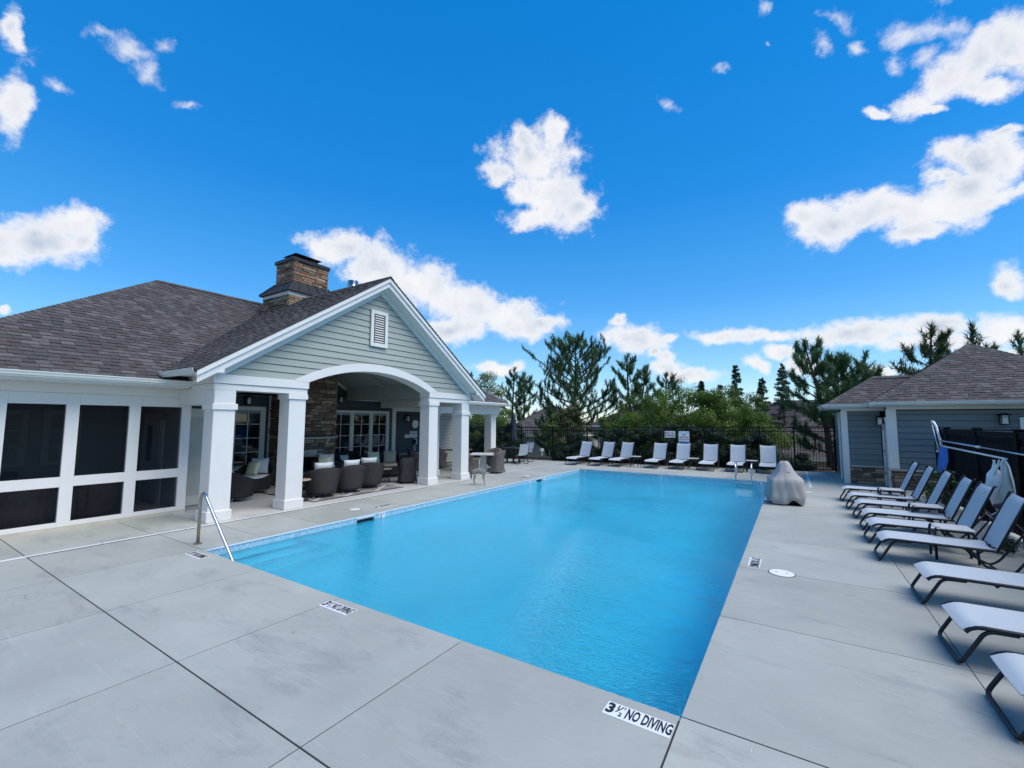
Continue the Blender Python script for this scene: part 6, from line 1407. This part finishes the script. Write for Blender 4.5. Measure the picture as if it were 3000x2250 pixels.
leafy('mid-green leafy tree behind the far clubhouse wing', -21.2, 28, 3.9, 4.4, 32, 'decid', n=10000, leaf=.11, group='leafy trees beyond the fence')
leafy('dark green leafy tree seen below the far clubhouse wing eave', -17.6, 22.5, 3.0, 4.2, 33, 'decid', n=9000, leaf=.10, group='leafy trees beyond the fence')
leafy('bright green crepe myrtle above the signs, the leftmost of three', -5.7, 21.8, 3.55, 4.2, 34, 'myrtle', 'crepe_myrtle', 17000, .09, .1, 'bright green crepe myrtles')
leafy('bright green crepe myrtle in the middle above the lifeguard sign', -3.2, 22.0, 3.7, 4.0, 35, 'myrtle', 'crepe_myrtle', 17000, .09, .1, 'bright green crepe myrtles')
leafy('low bright green crepe myrtle at the right, before the dark hip roof', -1.0, 21.4, 2.75, 3.0, 36, 'myrtle', 'crepe_myrtle', 12000, .09, .1, 'bright green crepe myrtles')
leafy('small bright green sapling below the two-stemmed pine', -8.9, 22.5, 2.5, 1.6, 37, 'myrtle', 'crepe_myrtle', 3000, .09, .1)
leafy('magnolia with yellowing leaves in front of the tallest pine trunk', -10.9, 21.5, 2.85, 2.6, 38, 'magnolia', 'magnolia_tree', 6000, .12, .05)
leafy('wispy grey-green tree top above the bright crepe myrtles', -5.95, 30, 5.4, 3.4, 39, 'wispy', 'wispy_tree', 5200, .07, .3, clumps=30)
for (x, y, h, w, sd, l) in ((-4.7, 30, 4.85, 1.8, 41, 'short slender conifer right of the wispy tree'), (-2.45, 30, 5.85, 2.0, 42, 'tallest slender conifer in the middle of the far tree line'), (-.95, 30.5, 4.95, 2.0, 43, 'slender conifer right of the tallest slender one'), (.2, 32, 6.0, 2.4, 44, 'conical conifer just left of the broad many-topped pine'), (-3.6, 31, 4.6, 2.0, 45, 'pale slender conifer between the two taller ones')):
    cedar(l, x, y, h, w, sd)
leafy('mid-green leafy tree filling in behind the slender conifers', -1.6, 28, 3.7, 3.6, 46, 'decid', n=9000, leaf=.1, group='leafy trees beyond the fence')
leafy('mid-green leafy tree between the two-stemmed pine and the crepe myrtles', -7.6, 24.5, 3.5, 4.2, 47, 'decid', n=15000, leaf=.1, group='leafy trees beyond the fence')
leafy('mid-green leafy tree behind the rightmost crepe myrtle', -2.6, 26, 4.0, 4.4, 48, 'decid', n=15000, leaf=.1, group='leafy trees beyond the fence')
leafy('rounded mid-green tree low behind the magnolia', -12.4, 23.5, 2.6, 3.2, 49, 'decid', n=9000, leaf=.1, group='leafy trees beyond the fence')
# shrubs hugging the iron fence
sh_ = [(-15.2, 1.6, 'far left behind the clubhouse wing'), (-13.9, 1.5, 'behind the closed umbrella, left one'), (-12.9, 1.75, 'behind the closed umbrella, right one'), (-9.2, 1.2, 'behind the leftmost far lounger'), (-8.0, 1.55, 'behind the second far lounger'), (-6.9, 1.45, 'behind the third far lounger'),
       (-5.6, 1.6, 'behind the far side table left of the signs'), (-4.3, 1.7, 'directly behind the NO DIVING sign'), (-3.1, 1.65, 'directly behind the lifeguard sign'), (-1.9, 1.5, 'behind the sixth far lounger'), (-.8, 1.3, 'behind the seventh far lounger'), (.6, .55, 'low one behind the rightmost far lounger')]
for i, (x, h, l) in enumerate(sh_):
    leafy('dark evergreen shrub ' + l, x, yf(x) + 1.1, h * 1.08, 2.3, 60 + i, 'hedge', 'evergreen_shrub', 9000, .09, .02, 'dark evergreen shrubs behind the iron fence', 'shrub', clumps=18, stem=False, z0=-.1)
leafy('yellow-leaved low shrub seen through the fence beyond the wing column', -15.0, 17.9, .85, 2.6, 80, 'decid_lit', 'yellow_shrub', 2500, .07, .02, None, 'shrub', clumps=14, stem=False, z0=-.1)
leafy('leafy green plant between the third lounger and the black fence', 3.62, 10.6, 1.0, .8, 81, 'decid', 'garden_plant', 900, .07, .05, None, 'plant', clumps=10, z0=0)
leafy('small dark plant at the foot of the black fence behind the fifth lounger', 3.68, 6.9, .35, .8, 82, 'hedge', 'garden_plant', 700, .05, .02, None, 'plant', clumps=8, z0=0, stem=False)
mb = MB(); mb.v = []; r = random.Random(2)
for k in range(60):
    pass
bedm = MB(); bedm.add([(x, yf(x) - .05 + j * 3.2, -.075 + .0 * j) for x in (-16, -8, 2.1) for j in (0, 1)], [(0, 2, 3, 1), (2, 4, 5, 3)]); struct(bedm.build('mulch_bed', mat('dark_mulch', (.030, .020, .015), .95, .4, 25, .8, 60)))

# ------------------------------------------------------------------ neighbouring houses down the slope
M['farroof'] = ramp_by(mat('far_roof_shingle', (1.35, 1.3, 1.35), .9, .25, 14, stretch=(1, 1, 4)), True, SHC[2:5] + SHC[7:]); M['farroof_d'] = ramp_by(mat('far_roof_shingle_dark', (.8, .75, .85), .9, .25, 14, stretch=(1, 1, 4)), True, SHC[2:5]); M['farwall'] = mat('cream_house_siding', (.62, .57, .47), .7, .04)
def house(label, x0, x1, y0, y1, zg, ze, zr, m='farroof', rz=0, wall='farwall', wins=()):
    cx, cy = (x0 + x1) / 2, (y0 + y1) / 2; t = thing('neighbour_house', label, 'house', (cx, cy, zg), rz); w, d = (x1 - x0) / 2, (y1 - y0) / 2; H_ = ze - zg
    MB().box((-w, -d, 0), (w, d, H_)).build('wall', wall, t)
    o = .45; inset = min(w, d) + o; rf = MB(); hr = zr - zg; A = [(-w - o, -d - o), (w + o, -d - o), (w + o, d + o), (-w - o, d + o)]
    R1, R2 = ((-(w + o) + inset, 0), (w + o - inset, 0)) if w >= d else ((0, -(d + o) + inset), (0, d + o - inset))
    def lerp3(a, b_, f): return tuple(a[i] + (b_[i] - a[i]) * f for i in range(3))
    E4 = [(*a, H_) for a in A]; r1, r2_ = (*R1, hr), (*R2, hr)
    faces = [((E4[0], E4[1]), (r1, r2_)), ((E4[1], E4[2]), (r2_, r2_)), ((E4[2], E4[3]), (r2_, r1)), ((E4[3], E4[0]), (r1, r1))] if w >= d else [((E4[0], E4[1]), (r1, r1)), ((E4[1], E4[2]), (r1, r2_)), ((E4[2], E4[3]), (r2_, r2_)), ((E4[3], E4[0]), (r2_, r1))]
    rr = random.Random(5)
    for (a, b_), (c, e_) in faces:                       # courses of shingles as overlapping strips broken into tabs
        N_ = 26
        for k in range(N_):
            p0, p1 = lerp3(a, c, k / N_), lerp3(b_, e_, k / N_); q0, q1 = lerp3(a, c, (k + 1.15) / N_), lerp3(b_, e_, (k + 1.15) / N_); nt = max(1, int((Vector(p1) - Vector(p0)).length / .5)); lift = .03
            for j in range(nt):
                f0, f1 = j / nt, (j + .97) / nt; s0, s1 = lerp3(p0, p1, f0), lerp3(p0, p1, f1); t0, t1 = lerp3(q0, q1, f0), lerp3(q0, q1, f1)
                rf.add([(s0[0], s0[1], s0[2] + lift), (s1[0], s1[1], s1[2] + lift), t1, t0], [(0, 1, 2, 3)])
        rf.add([a, b_, e_, c] if e_ != c else [a, b_, c], [(0, 1, 2, 3)] if e_ != c else [(0, 1, 2)])
    rf.build('roof', m, t)
    f = MB()
    for i in range(4): a, b_ = A[i], A[(i + 1) % 4]; f.beam((*a, H_ - .08), (*b_, H_ - .08), .06, .16)
    f.build('fascia', 'trim', t)
    for i in range(4):
        a = E4[i]; b_ = r1 if (Vector(r1) - Vector(a)).length < (Vector(r2_) - Vector(a)).length else r2_
        MB().beam(Vector(a) + Vector((0, 0, .05)), Vector(b_) + Vector((0, 0, .06)), .22, .04).build('hip_cap', m, t)
    for (wx, wz, ww, wh) in wins:
        q = MB().box((wx - ww / 2, -d - .03, wz), (wx + ww / 2, -d + .01, wz + wh)).build('window', 'dark_glass', t)
        b2 = MB(); b2.box((wx - ww / 2 - .08, -d - .05, wz - .08), (wx + ww / 2 + .08, -d - .031, wz)); b2.box((wx - ww / 2 - .08, -d - .05, wz + wh), (wx + ww / 2 + .08, -d - .031, wz + wh + .1)); b2.build('window_frame', 'trim', q)
    MB().tube([(w * .2, -.4, hr - .3), (w * .2, -.4, hr + .25)], .06, 6).build('vent_pipe', 'black', t)
    return t
house('grey-roofed cream house straight behind the closed umbrella', -22.4, -16.3, 31.5, 39.5, -2.4, .8, 3.5, wins=((2.2, 1.3, .8, 1.2), (-1.4, .9, 1.4, 1.6)))
house('dark blue-roofed house hidden behind the tallest pine', -18.5, -9.0, 44, 52, -2.4, 1.6, 4.1, 'farroof_d')
house('low dark-roofed house behind the two-stemmed pine', -10.0, -3.5, 40, 46, -2.4, 1.2, 3.2, 'farroof_d')
house('wide dark hip-roofed house left of the pool house', -3.4, 6.5, 34.2, 41, -2.4, 1.5, 3.75, 'farroof_d', wins=((0, 1.2, 1.2, 1.2),))
house('lower grey hip roof in front of the wide dark roof', -1.2, 4.6, 29.5, 34.1, -2.2, -.15, 2.45, 'farroof')
mail = thing('mailbox', 'white mailbox post glimpsed through the fence by the cream house', 'mailbox', (-17.6, 30, grass_z(-17.6, 30))); MB().box((-.05, -.05, 0), (.05, .05, 1.1)).build('post', 'white', mail); MB().bbox((-.1, -.25, 1.1), (.1, .25, 1.35), .03).build('box', 'white', mail)

for o in bpy.data.objects:
    for k in ('_w', '_wc'):
        if k in o: del o[k]
